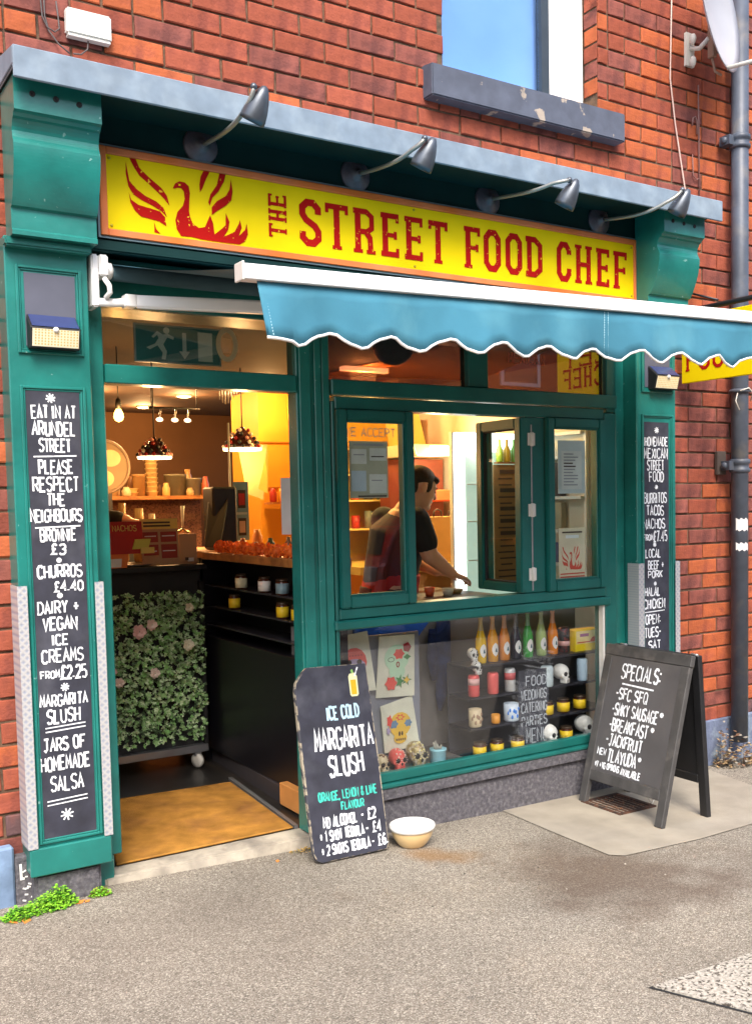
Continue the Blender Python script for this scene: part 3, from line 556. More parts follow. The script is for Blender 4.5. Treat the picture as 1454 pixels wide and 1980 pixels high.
# ---------------------------------------------------------------- shop sign
X3, Z3, NY = (1, 0, 0), (0, 0, 1), (0, -1, 0)
SG = thing('shop_sign', 'long yellow sign reading THE STREET FOOD CHEF with a red phoenix', 'shop sign', (2.42, -.09, 2.63))
part('border', frame(1.086, 3.75, 2.476, 2.793, .026, -.108, -.087), ORA, SG, .003)
part('board', G().box(1.113, 3.723, -.100, -.087, 2.503, 2.766), YEL, SG)
part('edge_trim', frame(1.078, 3.758, 2.468, 2.801, .0075, -.100, -.087), mat('grey_trim', (.16, .22, .24), .4), SG)
def slab(g, c, x0, x1, z0, z1, t, O, U, V, N, tv=None):
    w, h = x1 - x0, z1 - z0; s = t * .55; tv = tv or t * .8; r = lambda pts, tt, k=0: g.ribbon([(x0 + px, z0 + pz) for px, pz in pts], tt, O, U, V, N, k * .0004)
    def ser(x, z, k): r([(x - t * .78, z), (x + t * .78, z)], s, k)
    a = t * .78; b = w - t * .78; hs = s / 2
    def stem(x, k, top=True, bot=True):
        r([(x, 0), (x, h)], t, k)
        if top: ser(x, h - hs, k + 1)
        if bot: ser(x, hs, k + 1)
    def tick(x, z, d, k): r([(x, z), (x, z + d)], s, k)
    if c == 'T':
        r([(w / 2, 0), (w / 2, h)], t, 0); ser(w / 2, hs, 1); r([(0, h - tv / 2), (w, h - tv / 2)], tv, 2); tick(s / 2, h, -h * .21, 3); tick(w - s / 2, h, -h * .21, 3)
    if c in 'EF':
        stem(a, 0, True, True); r([(0, h - tv / 2), (w, h - tv / 2)], tv, 2); tick(w - s / 2, h, -h * .21, 3); r([(a, h * .5), (w * .8, h * .5)], tv * .8, 2); tick(w * .8, h * .41, h * .18, 3)
        if c == 'E': r([(0, tv / 2), (w, tv / 2)], tv, 2); tick(w - s / 2, 0, h * .21, 3)
    if c == 'H':
        stem(a, 0); stem(b, 0); r([(a, h * .5), (b, h * .5)], tv, 2)
    if c in 'RD':
        stem(a, 0, True, True)
        if c == 'R': r([(0, h - tv / 2), (w * .6, h - tv / 2), (w - t / 2 - .002, h - tv * 1.3), (w - t / 2 - .002, h * .58), (w * .62, h * .5 - tv * .1), (a, h * .5 - tv * .1)], tv, 2); r([(w * .55, h * .5), (b - .004, h * .36), (b, 0)], t * .9, 4); ser(b, hs, 5)
        else: r([(0, h - tv / 2), (w * .55, h - tv / 2), (w - t / 2, h * .8), (w - t / 2, h * .2), (w * .55, tv / 2), (0, tv / 2)], t * .95, 2)
    if c == 'O': r([(w * .35, h - tv / 2), (w * .65, h - tv / 2), (w - t / 2, h * .80), (w - t / 2, h * .20), (w * .65, tv / 2), (w * .35, tv / 2), (t / 2, h * .2), (t / 2, h * .8), (w * .35, h - tv / 2)], t, 0)
    if c == 'C': r([(w - t / 2, h * .70), (w - t / 2, h * .80), (w * .65, h - tv / 2), (w * .35, h - tv / 2), (t / 2, h * .8), (t / 2, h * .2), (w * .35, tv / 2), (w * .65, tv / 2), (w - t / 2, h * .2), (w - t / 2, h * .34)], t, 0)
    if c == 'S': r([(w - t / 2, h * .70), (w - t / 2, h * .82), (w * .64, h - tv / 2), (w * .36, h - tv / 2), (t / 2, h * .83), (t / 2, h * .68), (w * .3, h * .56), (w * .7, h * .44), (w - t / 2, h * .32), (w - t / 2, h * .17), (w * .64, tv / 2), (w * .36, tv / 2), (t / 2, h * .17), (t / 2, h * .30)], t, 0)
g = G()
for i, (c, a, b) in enumerate(LET): slab(g, c, a[0] if isinstance(a, tuple) else a, b[0] if isinstance(b, tuple) else b, 2.541, 2.723, .028, (0, -.1015, 0), X3, Z3, NY)
gg = G()   # THE, turned a quarter
zt = [(2.556, 2.608), (2.617, 2.665), (2.674, 2.722)]
for c, (a, b) in zip('THE', zt): slab(gg, c, a, b, 0, .078, .0135, (1.818, -.1015, 0), Z3, (-1, 0, 0), NY)
part('lettering', g, RED, SG, fix=False); part('lettering', gg, RED, SG, fix=False)
from mathutils.geometry import tessellate_polygon
g = G()
for i, P in enumerate(PHX):
    P = [(x, max(2.505, min(2.765, z))) for x, z in P]
    tri = tessellate_polygon([[Vector((x, z, 0)) for x, z in P]])
    g.mesh([(x, -.1015 - i * .0002, z) for x, z in P], tri)
g.mesh([(1.378, -.1032, 2.694), (1.386, -.1032, 2.694), (1.386, -.1032, 2.701), (1.378, -.1032, 2.701)], [(0, 1, 2, 3)], 1)
part('phoenix_emblem', g, [RED, YEL], SG, fix=False)
for x, z in ((1.125, 2.753), (1.125, 2.515), (3.71, 2.753), (3.71, 2.515), (2.42, 2.755), (2.42, 2.515)):
    part('screw', G().lathe([(.006, 0), (.005, .003), (.001, .0035)], (x, -.1, z), 8, axis=NY), mat('yellow_screw', (.5, .38, .02), .4, .5), SG)

# ---------------------------------------------------------------- swan-neck lamps over the sign
def swan_lamp(x, tip, label):
    L = thing('swan_neck_lamp', label, 'sign lamp', (x, -.085, 2.86), 'swan neck lamps over the sign')
    part('wall_rose', G().lathe([(.068, 0), (.068, .005), (.062, .012), (.034, .020), (.014, .034), (.012, .045)], (x, -.086, 2.858), 24, axis=NY), mat('tarnished_plum_metal', (.16, .125, .15), .45, .45, var=.3, scale=15, col2=(.10, .09, .10)), L)
    tx, ty, tz = tip; r = Vector((x, -.125, 2.855)); e = Vector((tx - .045, ty + .0, tz - .012))
    pts = []
    for i in range(17):
        t = i / 16; p = r.lerp(e, t); h = 3 * t * t - 2 * t ** 3
        p.z = r.z + (e.z - r.z) * t ** 2.4 - .012 * math.sin(PI * min(1, t * 1.6)); p.y = r.y + (e.y - r.y) * (1 - (1 - t) ** 2.2); pts.append(p)
    part('arm', G().tube(pts, .0085, 8), mat('grey_arm_metal', (.30, .30, .27), .35, .5), L)
    part('arm_joint', G().ball(e, .013, n=10, m=6), LAMPM, L)
    ax = Vector((-.30, .48, -1)).normalized()
    prof = [(.002, 0), (.011, .004), (.022, .022), (.033, .050), (.042, .084), (.046, .112), (.045, .128), (.042, .127), (.042, .105), (.032, .07), (.004, .05)]
    part('shade', G().lathe(prof, Vector(tip), 20, axis=ax), LAMPM, L, fix=True)
    part('bulb', G().ball(Vector(tip) + ax * .085, .022, n=12, m=8), mat('unlit_bulb', (.7, .7, .68), .3), L)
    return L
swan_lamp(1.474, (1.550, -.52, 2.952), 'grey swan neck lamp above the phoenix, leftmost over the sign')
swan_lamp(2.143, (2.285, -.47, 2.925), 'grey swan neck lamp above the letters STREET')
swan_lamp(2.825, (3.035, -.46, 2.888), 'grey swan neck lamp above the word FOOD')
swan_lamp(3.502, (3.745, -.45, 2.958), 'grey swan neck lamp above the word CHEF, nearest the right corbel')

# ---------------------------------------------------------------- chalkboard strips in the pilasters
def chalk_strip(name, label, x0, x1, z0, z1, lines):
    t = thing(name, label, 'chalkboard', ((x0 + x1) / 2, -.12, (z0 + z1) / 2))
    part('board', G().box(x0, x1, -.1205, -.1185, z0, z1), CHALKB, t)
    g = G(); O = (0, -.1222, 0)
    for s, a, b, z, h in lines:
        if s == '*': burst(g, (a + b) / 2, z, h * .5, O, X3, Z3, NY, sw=.0055)
        elif s == '_': g.ribbon([(a, z - .002), (b, z + .002)], .005, O, X3, Z3, NY)
        elif s == '=': g.ribbon([(a, z + .004), (b, z + .010)], .0045, O, X3, Z3, NY); g.ribbon([(a, z - .010), (b, z - .004)], .0045, O, X3, Z3, NY)
        elif s.startswith('FROM'):
            m = a + (b - a) * .44; text(g, 'FROM', O, X3, Z3, NY, a, m - .006, z - .004, h * .55, .006); text(g, s[5:], O, X3, Z3, NY, m, b, z, h, .0076)
        else: text(g, s, O, X3, Z3, NY, a + .003, b - .003, z, h * .86, .0070)
    part('lettering', g, CHALK, t, fix=False); return t
chalk_strip('chalkboard_strip', 'tall blackboard strip beside the door listing brownie, churros and ice creams', .800, .982, .325, 1.908, TL)
chalk_strip('chalkboard_strip', 'narrow blackboard strip by the A-board headed HOMEMADE MEXICAN STREET FOOD', 3.758, 3.948, .325, 1.886, TR)
# grey insets of the upper panels
g = G(); GREYIN = mat('grey_panel_inset', (.085, .09, .12), .65)
for x0, x1 in ((.812, .982), (3.779, 3.958)): part('panel_inset', G().box(x0, x1, -.1205, -.1185, 2.062, 2.312), GREYIN, SF)
def solar_lamp(xc, label):
    s = thing('solar_lamp', label, 'solar light', (xc, -.12, 2.1), 'solar lamps on the pilasters')
    a, b = xc - .083, xc + .083
    g = G(); pr = [(-.121, 2.052), (-.166, 2.050), (-.185, 2.118), (-.121, 2.170)]
    n = 4; g.mesh([(a, y, z) for y, z in pr] + [(b, y, z) for y, z in pr], [tuple(range(n)), tuple(reversed(range(n, 2 * n)))] + [(i, (i + 1) % n, n + (i + 1) % n, n + i) for i in range(n)])
    part('housing', g, BLACK, s, .003)
    def q(y0, z0, y1, z1, i, off): d = Vector((0, z1 - z0, -(y1 - y0))).normalized() * off; return [(a + i, y0 - abs(d.y), z0 + d.z), (b - i, y0 - abs(d.y), z0 + d.z), (b - i, y1 - abs(d.y), z1 + d.z), (a + i, y1 - abs(d.y), z1 + d.z)]
    g = G(); g.face([(a + .005, -.1845, 2.1205), (b - .005, -.1845, 2.1205), (b - .005, -.126, 2.1675), (a + .005, -.126, 2.1675)]); g.v = [(x, y - .001, z + .0012) for x, y, z in g.v]
    part('solar_panel', g, mat('solar_cell_blue', (.035, .05, .14), .2), s, fix=False)
    g = G(); yl = lambda t: -.166 - .019 * t; zl = lambda t: 2.050 + .068 * t
    g.face([(a + .006, yl(.08) - .0012, zl(.08)), (b - .006, yl(.08) - .0012, zl(.08)), (b - .006, yl(.93) - .0012, zl(.93)), (a + .006, yl(.93) - .0012, zl(.93))])
    part('led_panel', g, mat('cream_led_panel', (.80, .72, .50), .4), s, fix=False)
    g = G()
    for i in range(14):
        for j in range(6):
            x = a + .014 + i * .0106; t = .16 + j * .135
            g.face([(x, yl(t) - .0022, zl(t)), (x + .005, yl(t) - .0022, zl(t)), (x + .005, yl(t + .07) - .0022, zl(t + .07)), (x, yl(t + .07) - .0022, zl(t + .07))])
    part('led_dots', g, mat('led_yellow', (.62, .45, .14), .3), s, kind='stuff', fix=False)
    part('sensor', G().ball((xc, -.184, 2.112), .010, n=12, m=8), WHITE, s)
solar_lamp(.897, 'boxy solar lamp above the chalkboard left of the door'); solar_lamp(3.884, 'boxy solar lamp on the right pilaster under the awning')

# ---------------------------------------------------------------- awning
AW = thing('awning', 'blue scalloped awning with white metal front bar and folding arm', 'awning', (2.4, -.1, 2.35))
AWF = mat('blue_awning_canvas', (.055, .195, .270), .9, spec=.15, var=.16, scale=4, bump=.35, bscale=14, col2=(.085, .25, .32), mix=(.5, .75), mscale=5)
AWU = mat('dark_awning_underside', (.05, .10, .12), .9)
AWW = mat('white_powder_coat', (.82, .81, .78), .35, var=.03)
bz = lambda x: 2.168 + .0265 * (x - 1.157)
part('roller_tube', G().lathe([(.030, 0), (.030, 2.52)], (1.125, -.075, 2.352), 16, axis=(1, 0, 0)), AWU, AW)
g = G(); g.box(1.040, 1.065, -.130, -.032, 2.215, 2.400); g.box(1.066, 1.098, -.135, -.045, 2.325, 2.40); g.lathe([(.026, 0), (.030, .01), (.030, .028), (.024, .03)], (1.098, -.078, 2.355), 14, axis=(1, 0, 0))
part('bracket', g, AWW, AW, .005, 2)
g = G(); g.tube([(1.080, -.14, 2.315), (1.090, -.165, 2.285), (1.092, -.165, 2.262), (1.082, -.14, 2.245)], .010, 8); g.tube([(1.062, -.12, 2.232), (1.12, -.135, 2.232), (1.165, -.145, 2.238)], .016, 8); g.box(1.145, 1.185, -.170, -.115, 2.218, 2.262)
part('shoulder_joint', g, AWW, AW, .003)
# arm: shoulder -> elbow -> front bar
def beam(p0, p1, w, h, name, m=AWW):
    p0, p1 = Vector(p0), Vector(p1); d = (p1 - p0).normalized(); s = d.cross(Vector((0, 0, 1))).normalized() * w / 2; u = s.cross(d).normalized() * h / 2
    q = lambda p: [p + s + u, p - s + u, p - s - u, p + s - u]
    return part(name, G().hexa(q(p0), q(p1)), m, AW, .006, 2)
beam((1.185, -.148, 2.240), (1.80, -.47, 2.212), .035, .046, 'upper_arm'); part('elbow', G().lathe([(.03, -.028), (.03, .028)], (1.815, -.485, 2.21), 14), AWW, AW, .003)
beam((1.80, -.50, 2.205), (1.45, -1.17, 2.155), .03, .038, 'forearm')
g = G(); nx = 26; xs = [1.12 + (3.62 - 1.12) * i / nx for i in range(nx + 1)]; rows = 8
for side in (0, 1):
    vv = []
    for j in range(rows + 1):
        t = j / rows
        for x in xs: vv.append((x + .035 * t, -.062 - 1.12 * t, 2.384 + (bz(x) - .012 - 2.384) * t - .012 * math.sin(PI * t) - side * .0015))
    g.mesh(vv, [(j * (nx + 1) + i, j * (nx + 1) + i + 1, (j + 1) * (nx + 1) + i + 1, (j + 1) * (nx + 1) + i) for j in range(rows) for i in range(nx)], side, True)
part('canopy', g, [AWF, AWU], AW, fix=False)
g = G(); pb = [(-1.205, -.045), (-1.205, -.008), (-1.195, 0), (-1.165, 0), (-1.155, -.008), (-1.155, -.045)]
n = len(pb); xe = (1.155, 3.72); g.mesh([(xe[0], y, bz(xe[0]) + dz) for y, dz in pb] + [(xe[1], y, bz(xe[1]) + dz) for y, dz in pb], [tuple(range(n)), tuple(reversed(range(n, 2 * n)))] + [(i, (i + 1) % n, n + (i + 1) % n, n + i) for i in range(n)])
part('front_bar', g, AWW, AW, .002)
part('bar_cap', G().hexa([(1.147, -1.209, bz(1.15) - .049), (1.154, -1.209, bz(1.15) - .049), (1.154, -1.151, bz(1.15) - .049), (1.147, -1.151, bz(1.15) - .049)], [(1.147, -1.209, bz(1.15) + .003), (1.154, -1.209, bz(1.15) + .003), (1.154, -1.151, bz(1.15) + .003), (1.147, -1.151, bz(1.15) + .003)]), OFFW, AW, .002)
def vz(x):
    t = (x - 1.418) / .2065
    if x < 1.32: return bz(x) - .210 + (1.32 - x) * .06
    return bz(x) - .1995 + .019 * math.cos(2 * PI * t) + .003 * math.sin(2 * PI * t * 3)
def vy(x, k): return -1.188 - .012 * k * math.sin(x * 7.3) - .012 * k - .008 * k * math.sin(x * 17 + math.sin(x * 5)) - .004 * k * k * math.sin(x * 43 + 2 * math.sin(x * 9))
g = G(); gt = G(); nx = 240; xs = [1.197 + (3.66 - 1.197) * i / nx for i in range(nx + 1)]; vv = []
for j in range(5):
    for x in xs:
        k = j / 4; vv.append((x + (.016 * k if x < 1.21 else 0), vy(x, k), bz(x) - .046 + (vz(x) - bz(x) + .046) * k))
g.mesh(vv, [(j * (nx + 1) + i, j * (nx + 1) + i + 1, (j + 1) * (nx + 1) + i + 1, (j + 1) * (nx + 1) + i) for j in range(4) for i in range(nx)], 0, True)
va = part('valance', g, AWF, AW, fix=False)
o2 = va.modifiers.new('thick', 'SOLIDIFY'); o2.thickness = .002
gt.tube([(x + (.016 if x < 1.21 else 0), vy(x, 1), vz(x)) for x in xs[::2]], .0048, 6); part('white_piping', gt, AWW, AW)
g = G()
for x in (2.505, 2.522):
    for j in range(18):
        k = j / 18; zz = bz(x) - .05 - .155 * k; g.box(x, x + .0025, vy(x, k) - .0022, vy(x, k) - .0008, zz - .005, zz)
for j in range(18):
    k = j / 18; x = 1.215 + .016 * k; zz = bz(x) - .05 - .15 * k; g.box(x, x + .002, vy(x, k) - .0022, vy(x, k) - .0008, zz - .005, zz)
part('stitching', g, mat('pale_stitching', (.45, .68, .74), .8), AW, kind='stuff')
# bracket visible below the right corbel
part('end_bracket', G().box(3.86, 3.99, -.19, -.12, 2.385, 2.425), IRON, AW, .012, 2)

# ---------------------------------------------------------------- projecting sign, right
PS = thing('projecting_sign', 'yellow hanging sign with red lettering on a dark iron bracket at right', 'hanging sign', (4.12, -.5, 2.3))
part('panel', G().box(4.112, 4.128, -.95, -.06, 2.10, 2.44), YEL, PS, .003)
g = G()
for xs_, U in ((4.1105, (0, -1, 0)), (4.1295, (0, 1, 0))):
    N = (-1, 0, 0) if xs_ < 4.12 else (1, 0, 0); y0 = -.09 if xs_ < 4.12 else -.92
    O = (xs_, y0, 0)
    for s, z in (('STREET', 2.345), ('FOOD CHEF', 2.22)):
        n = len(s); w = .82; adv = w / n
        for i, c in enumerate(s):
            if c != ' ': slab(g, c, i * adv, i * adv + adv * .8, z - .06, z + .06, .0175, O, U, Z3, N)
part('lettering', g, RED, PS, fix=False)
g = G(); g.tube([(4.12, -.005, 2.475), (4.12, -1.02, 2.475)], .014, 10); g.tube([(4.12, -.02, 2.60), (4.12, -.30, 2.50)], .006, 6); g.box(4.09, 4.15, -.012, -.002, 2.42, 2.62)
part('bracket', g, mat('dark_iron', (.035, .035, .04), .45, .5), PS)
for y in (-.18, -.85): part('hanger', G().tube([(4.12, y, 2.475), (4.12, y, 2.43)], .005, 6), BLACK, PS)

# ---------------------------------------------------------------- drainpipe, dish, boxes, cables
def pw(x): return x
DP = thing('drainpipe', 'grey painted cast iron drainpipe running down the brick wall at right', 'drainpipe', (4.545, -.08, 0))
g = G(); g.lathe([(.047, .12), (.047, 5.0)], (4.545, -.085, 0), 20); part('pipe', g, IRON, DP)
for z in (1.675, 3.43):
    g = G(); g.lathe([(.050, -.045), (.058, -.04), (.058, -.025), (.051, -.02), (.051, .0), (.058, .005), (.058, .025), (.050, .03)], (4.545, -.085, z), 20)
    g.box(4.455, 4.50, -.09, -.02, z - .03, z + .02); g.lathe([(.020, 0), (.018, .012), (.004, .016)], (4.455, -.055, z - .005), 8, axis=(-1, -.4, 0)); part('collar', g, IRON, DP)
g = G(); g.lathe([(.062, 2.07), (.058, 2.085), (.050, 2.09)], (4.545, -.085, 0), 20); part('joint', g, IRON, DP)
part('wall_ears', G().box(4.43, 4.50, -.03, -.004, 1.62, 1.75), mat('rusty_stain', (.08, .06, .05), .9), DP, .004)
for z, h in ((1.31, .065), (1.20, .04)):
    g = G(); vv = []
    for i in range(9):
        a = math.radians(195 + i * 11)
        for k in (0, 1): vv.append((4.545 + .0483 * math.cos(a), -.085 + .0483 * math.sin(a), z + k * h + .006 * math.sin(i * 2.1 + k)))
    g.mesh(vv, [(2 * i, 2 * i + 2, 2 * i + 3, 2 * i + 1) for i in range(8)], 0, True); part('torn_sticker', g, WHITE, DP, fix=False)
g = G(); g.tube([(4.50, -.11, 2.07), (4.47, -.12, 2.02), (4.49, -.13, 1.97)], .003, 6); g.tube([(4.50, -.125, 2.075), (4.54, -.15, 2.09), (4.60, -.13, 2.07), (4.62, -.10, 2.03)], .004, 6)
solo('tie_wire', 'loop of pale wire twisted round the drainpipe under the hanging sign', 'wire', g, OFFW, loc=(4.545, -.13, 2.05))
JB = thing('junction_box', 'white plastic junction box on the brick above the cornice', 'junction box', (1.09, -.02, 3.235))
part('box', G().box(1.012, 1.170, -.040, -.003, 3.19, 3.28), mat('cream_white_plastic', (.72, .71, .64), .45), JB, .006, 2)
part('lip', G().box(1.016, 1.166, -.036, -.006, 3.182, 3.189), OFFW, JB, .001)
CW = mat('dark_cable', (.09, .075, .07), .6)
g = G(); g.tube([(.93, -.008, 3.45), (.932, -.010, 3.30), (.935, -.012, 3.235), (.95, -.016, 3.20), (.975, -.018, 3.188), (.992, -.014, 3.205), (.990, -.01, 3.25), (.985, -.01, 3.30)], .0028, 6)
g.tube([(.943, -.008, 3.45), (.944, -.010, 3.24), (.955, -.014, 3.19), (.985, -.018, 3.15), (1.02, -.03, 3.12)], .0028, 6); g.tube([(1.09, -.02, 3.185), (1.085, -.025, 3.15), (1.06, -.03, 3.125), (1.03, -.04, 3.118)], .0028, 6)
solo('loose_cable', 'thin dark cables looping on the brick left of the junction box', 'cable', g, CW, loc=(.95, -.01, 3.2))
g = G(); g.tube([(4.10, -.01, 4.6), (4.098, -.012, 4.1), (4.085, -.012, 3.69), (4.12, -.014, 3.46), (4.185, -.018, 3.15), (4.20, -.02, 3.06), (4.215, -.02, 2.85), (4.26, -.02, 2.66)], .0042, 6)
solo('white_cable', 'long pale cable running down the bricks right of the upper window', 'cable', g, mat('pinkish_cable', (.66, .48, .40), .6), loc=(4.1, -.01, 3.6))
g = G(); g.tube([(4.30, -.01, 3.70), (4.302, -.012, 3.45), (4.305, -.012, 3.12)], .004, 6); g.tube([(4.255, -.008, 3.48), (4.258, -.012, 3.52), (4.275, -.012, 3.53), (4.288, -.012, 3.51), (4.288, -.012, 3.44)], .0045, 6); g.tube([(4.255, -.01, 3.33), (4.258, -.012, 3.22), (4.28, -.014, 3.20), (4.30, -.014, 3.21)], .003, 6)
solo('brown_cable', 'thin brown cable with hook hanging below the satellite dish', 'cable', g, mat('brown_cable', (.24, .12, .10), .6), loc=(4.3, -.01, 3.4))
SD = thing('satellite_dish', 'pale grey satellite dish on a wall bracket beside the drainpipe', 'satellite dish', (4.30, -.25, 3.95))
c = Vector((4.185, -.20, 3.96)); ax = Vector((.38, -.92, .12)).normalized(); g = G()
q = ax.to_track_quat('Z', 'Y'); R0 = .30; vv = []; nr, na = 7, 36
for side in (0, 1):
    for j in range(nr + 1):
        r = R0 * j / nr
        for i in range(na): a = 2 * PI * i / na; p = q @ Vector((r * math.cos(a) * .93, r * math.sin(a), .055 * (j / nr) ** 2 - side * .004)); vv.append(tuple(c + p))
o_ = (nr + 1) * na
F = [(s * o_ + j * na + i, s * o_ + j * na + (i + 1) % na, s * o_ + (j + 1) * na + (i + 1) % na, s * o_ + (j + 1) * na + i) for s in (0, 1) for j in range(nr) for i in range(na)] + [(nr * na + i, nr * na + (i + 1) % na, o_ + nr * na + (i + 1) % na, o_ + nr * na + i) for i in range(na)]
g.mesh(vv, F, 0, True); part('reflector', g, mat('pale_grey_dish', (.40, .40, .42), .4, var=.04), SD)
g = G(); lo = c + q @ Vector((0, -.27, .05)); tip = lo + Vector((.36, -.42, .06)); g.tube([lo - Vector((0, 0, .02)), tip], .011, 8); part('feed_arm', g, OFFW, SD)
part('receiver', G().lathe([(.02, 0), (.035, .03), (.035, .09)], tip, 12, axis=tuple(c - tip)), mat('blue_receiver', (.10, .30, .5), .4), SD)
g = G(); g.box(4.20, 4.26, -.02, -.003, 3.78, 3.95); g.tube([(4.23, -.02, 3.87), (4.232, -.08, 3.85), (4.235, -.14, 3.88)], .012, 8); part('wall_bracket', g, OFFW, SD)
g = G(); g.box(4.235, 4.265, -.17, -.13, 3.78, 3.99); g.tube([(4.25, -.15, 3.78), (4.26, -.16, 3.71), (4.29, -.18, 3.69)], .008, 6); part('clamp', g, mat('rusty_clamp', (.30, .20, .14), .7, .3), SD, .006)
for z in (3.905, 3.79): part('bracket_end', G().ball((4.215, -.05, z), .024, n=10, m=6, sc=(.6, .9, 1.2)), OFFW, SD)

# ---------------------------------------------------------------- leaning chalkboard
LBt = thing('leaning_chalkboard', 'black chalkboard leaning on the window reading ICE COLD MARGARITA SLUSH', 'chalkboard', (1.97, -.23, .05))
P0 = Vector((1.787, -.247, zg(1.8) + .003)); Ub = Vector((.345, .012, -.009)).normalized(); Tb = Vector((1.787 - .03, -.062, .815)) - P0; Hb = Tb.length; Vb = Tb.normalized(); Vb = (Vb - Ub * Vb.dot(Ub)).normalized(); Nb = Ub.cross(Vb).normalized()
if Nb.y > 0: Nb = -Nb
Wb = .352
prof = [(.035, 0), (Wb - .012, 0), (Wb, .02), (Wb + .004, Hb * .5), (Wb - .002, Hb), (.065, Hb + .004), (.045, Hb - .012), (.008, Hb - .055), (0, Hb - .085), (-.006, Hb * .5), (0, .04), (.012, .012)]
part('board', G().prism(prof, P0, Ub, Vb, Nb, .018), mat('worn_board_edge', (.42, .36, .26), .8, var=.3, scale=30, col2=(.05, .05, .06), mix=(.45, .55), mscale=30), LBt)
prof2 = [(max(.0025, min(Wb, x) - (.0025 if x > .2 else -.0025)), y + (.002 if y < .1 else -.002)) for x, y in prof]
part('painted_face', G().prism(prof2, P0 + Nb * .0182, Ub, Vb, Nb, .0012), CHALKB, LBt)
O = P0 + Nb * .0205; gw, gb, gt_ = G(), G(), G()
T_ = lambda gg, s, x0, x1, f, h, sw: text(gg, s, O, Ub, Vb, Nb, x0, x1, Hb * (1 - f), h, sw * 1.12, jit=.3)
T_(gb, 'ICE COLD', .135, .285, .25, .052, .0075); T_(gw, 'MARGARITA', .062, .338, .385, .085, .010); T_(gw, 'SLUSH', .115, .275, .525, .080, .010)
T_(gt_, 'ORANGE, LEMON & LIME', .050, .325, .675, .034, .0062); T_(gt_, 'FLAVOUR', .150, .255, .735, .030, .0058)
T_(gw, 'NO ALCOHOL', .058, .215, .805, .040, .0066); T_(gw, '- £2', .235, .305, .80, .042, .0066)
T_(gw, '+ 1 SHOT TEQUILA', .035, .240, .873, .038, .0064); T_(gw, '- £4', .250, .322, .873, .040, .0064)
T_(gw, '+ 2 SHOTS TEQUILA', .035, .262, .945, .038, .0064); T_(gw, '- £6.', .272, .348, .945, .042, .0066)
part('white_lettering', gw, CHALK, LBt, fix=False); part('blue_lettering', gb, CHALKBL, LBt, fix=False); part('turquoise_lettering', gt_, CHALKTE, LBt, fix=False)
g = G(); pj = lambda pts, mi, o=0: g.prism(pts, O, Ub, Vb, Nb, .0004 + o, mi)
zc = Hb - .135; pj([(.262, zc), (.29, zc), (.297, zc + .008), (.298, zc + .085), (.285, zc + .100), (.262, zc + .096), (.256, zc + .085), (.256, zc + .008)], 0); pj([(.263, zc + .008), (.289, zc + .008), (.290, zc + .07), (.263, zc + .07)], 1, .0004)
pj([(.272, zc + .096), (.283, zc + .100), (.280, zc + .115), (.270, zc + .112)], 2, .0002); g.ribbon([(.286, zc + .085), (.296, zc + .105), (.305, zc + .122)], .007, O, Ub, Vb, Nb, .0012, 3)
part('drink_drawing', g, [mat('pale_yellow_paint', (.75, .74, .42), .7), mat('amber_paint', (.72, .42, .01), .7), mat('lime_paint', (.25, .5, .12), .7), CHALK], LBt, fix=False)

# ---------------------------------------------------------------- A-board
AB = thing('a_board', 'folding blackboard A-frame with a chalked SPECIALS list on the pavement', 'A-board', (3.45, -.42, 0))
def leaf(x0, x1, y0t, y1t, y0b, y1b, ht, side, nm):
    """one leaf: bottom corners (x0,y..b), top corners (x1,y..t)"""
    A = Vector((x0, y0b, zg(x0) + .002)); B = Vector((x0 + (.0 if side else -.0), y1b, zg(x0) + .002)); Cq = Vector((x1, y1t, ht)); D = Vector((x1, y0t, ht))
    U = (B - A).normalized(); W = (B - A).length; V = (D - A); H = V.length; V = V.normalized(); V = (V - U * V.dot(U)).normalized(); N = U.cross(V).normalized() * (1 if side == 0 else -1)
    return A, U, V, N, W, H
ABW = mat('grey_black_board_frame', (.058, .055, .052), .6, var=.25, scale=14, bump=.15, col2=(.11, .10, .09), mix=(.55, .75), mscale=12)
ABF = mat('grey_black_board_face', (.085, .080, .080), .5, var=.2, scale=4, col2=(.15, .135, .12), mix=(.5, .8), mscale=3)
A, U, V, N, W_, H_ = leaf(3.335, 3.535, -.155, -.70, -.118, -.675, .770, 0, '')
if N.x > 0: N = -N
fs, lw = .028, .046
for nm, pr in (('leg', [(0, 0), (lw, 0), (lw + .006, H_ - .055), (0, H_ - .055)]), ('leg', [(W_ - lw, 0), (W_, 0), (W_, H_ - .055), (W_ - lw - .006, H_ - .055)]), ('top_rail', [(-.004, H_ - .0545), (W_ + .004, H_ - .0545), (W_ + .004, H_), (-.004, H_)]), ('bottom_rail', [(lw + .001, .115), (W_ - lw - .001, .115), (W_ - lw - .001, .165), (lw + .001, .165)])):
    part(nm, G().prism(pr, A - N * .0, U, V, N, fs), ABW, AB, .003)
part('panel', G().prism([(lw + .001, .166), (W_ - lw - .001, .166), (W_ - lw - .005, H_ - .056), (lw + .005, H_ - .056)], A + N * .010, U, V, N, .016), ABF, AB)
O = A + N * .0275; g = G(); rr = random.Random(5)
T2 = lambda s, a, b, z, h, sw: text(g, s, O, U, V, N, a, b, z, h, sw * 1.04, jit=.28, rnd=rr)
T2('SPECIALS:', .14, .40, H_ - .125, .068, .0095); g.ribbon([(.155, H_ - .185), (.365, H_ - .190)], .008, O, U, V, N)
T2('-SFC SFQ', .125, .335, H_ - .235, .052, .0075); T2('-SMKY SAUSAGE', .118, .420, H_ - .312, .055, .0078); burst(g, .442, H_ - .295, .012, O, U, V, N, sw=.006)
T2('-BREAKFAST', .118, .375, H_ - .388, .058, .0078); burst(g, .402, H_ - .372, .012, O, U, V, N, sw=.006)
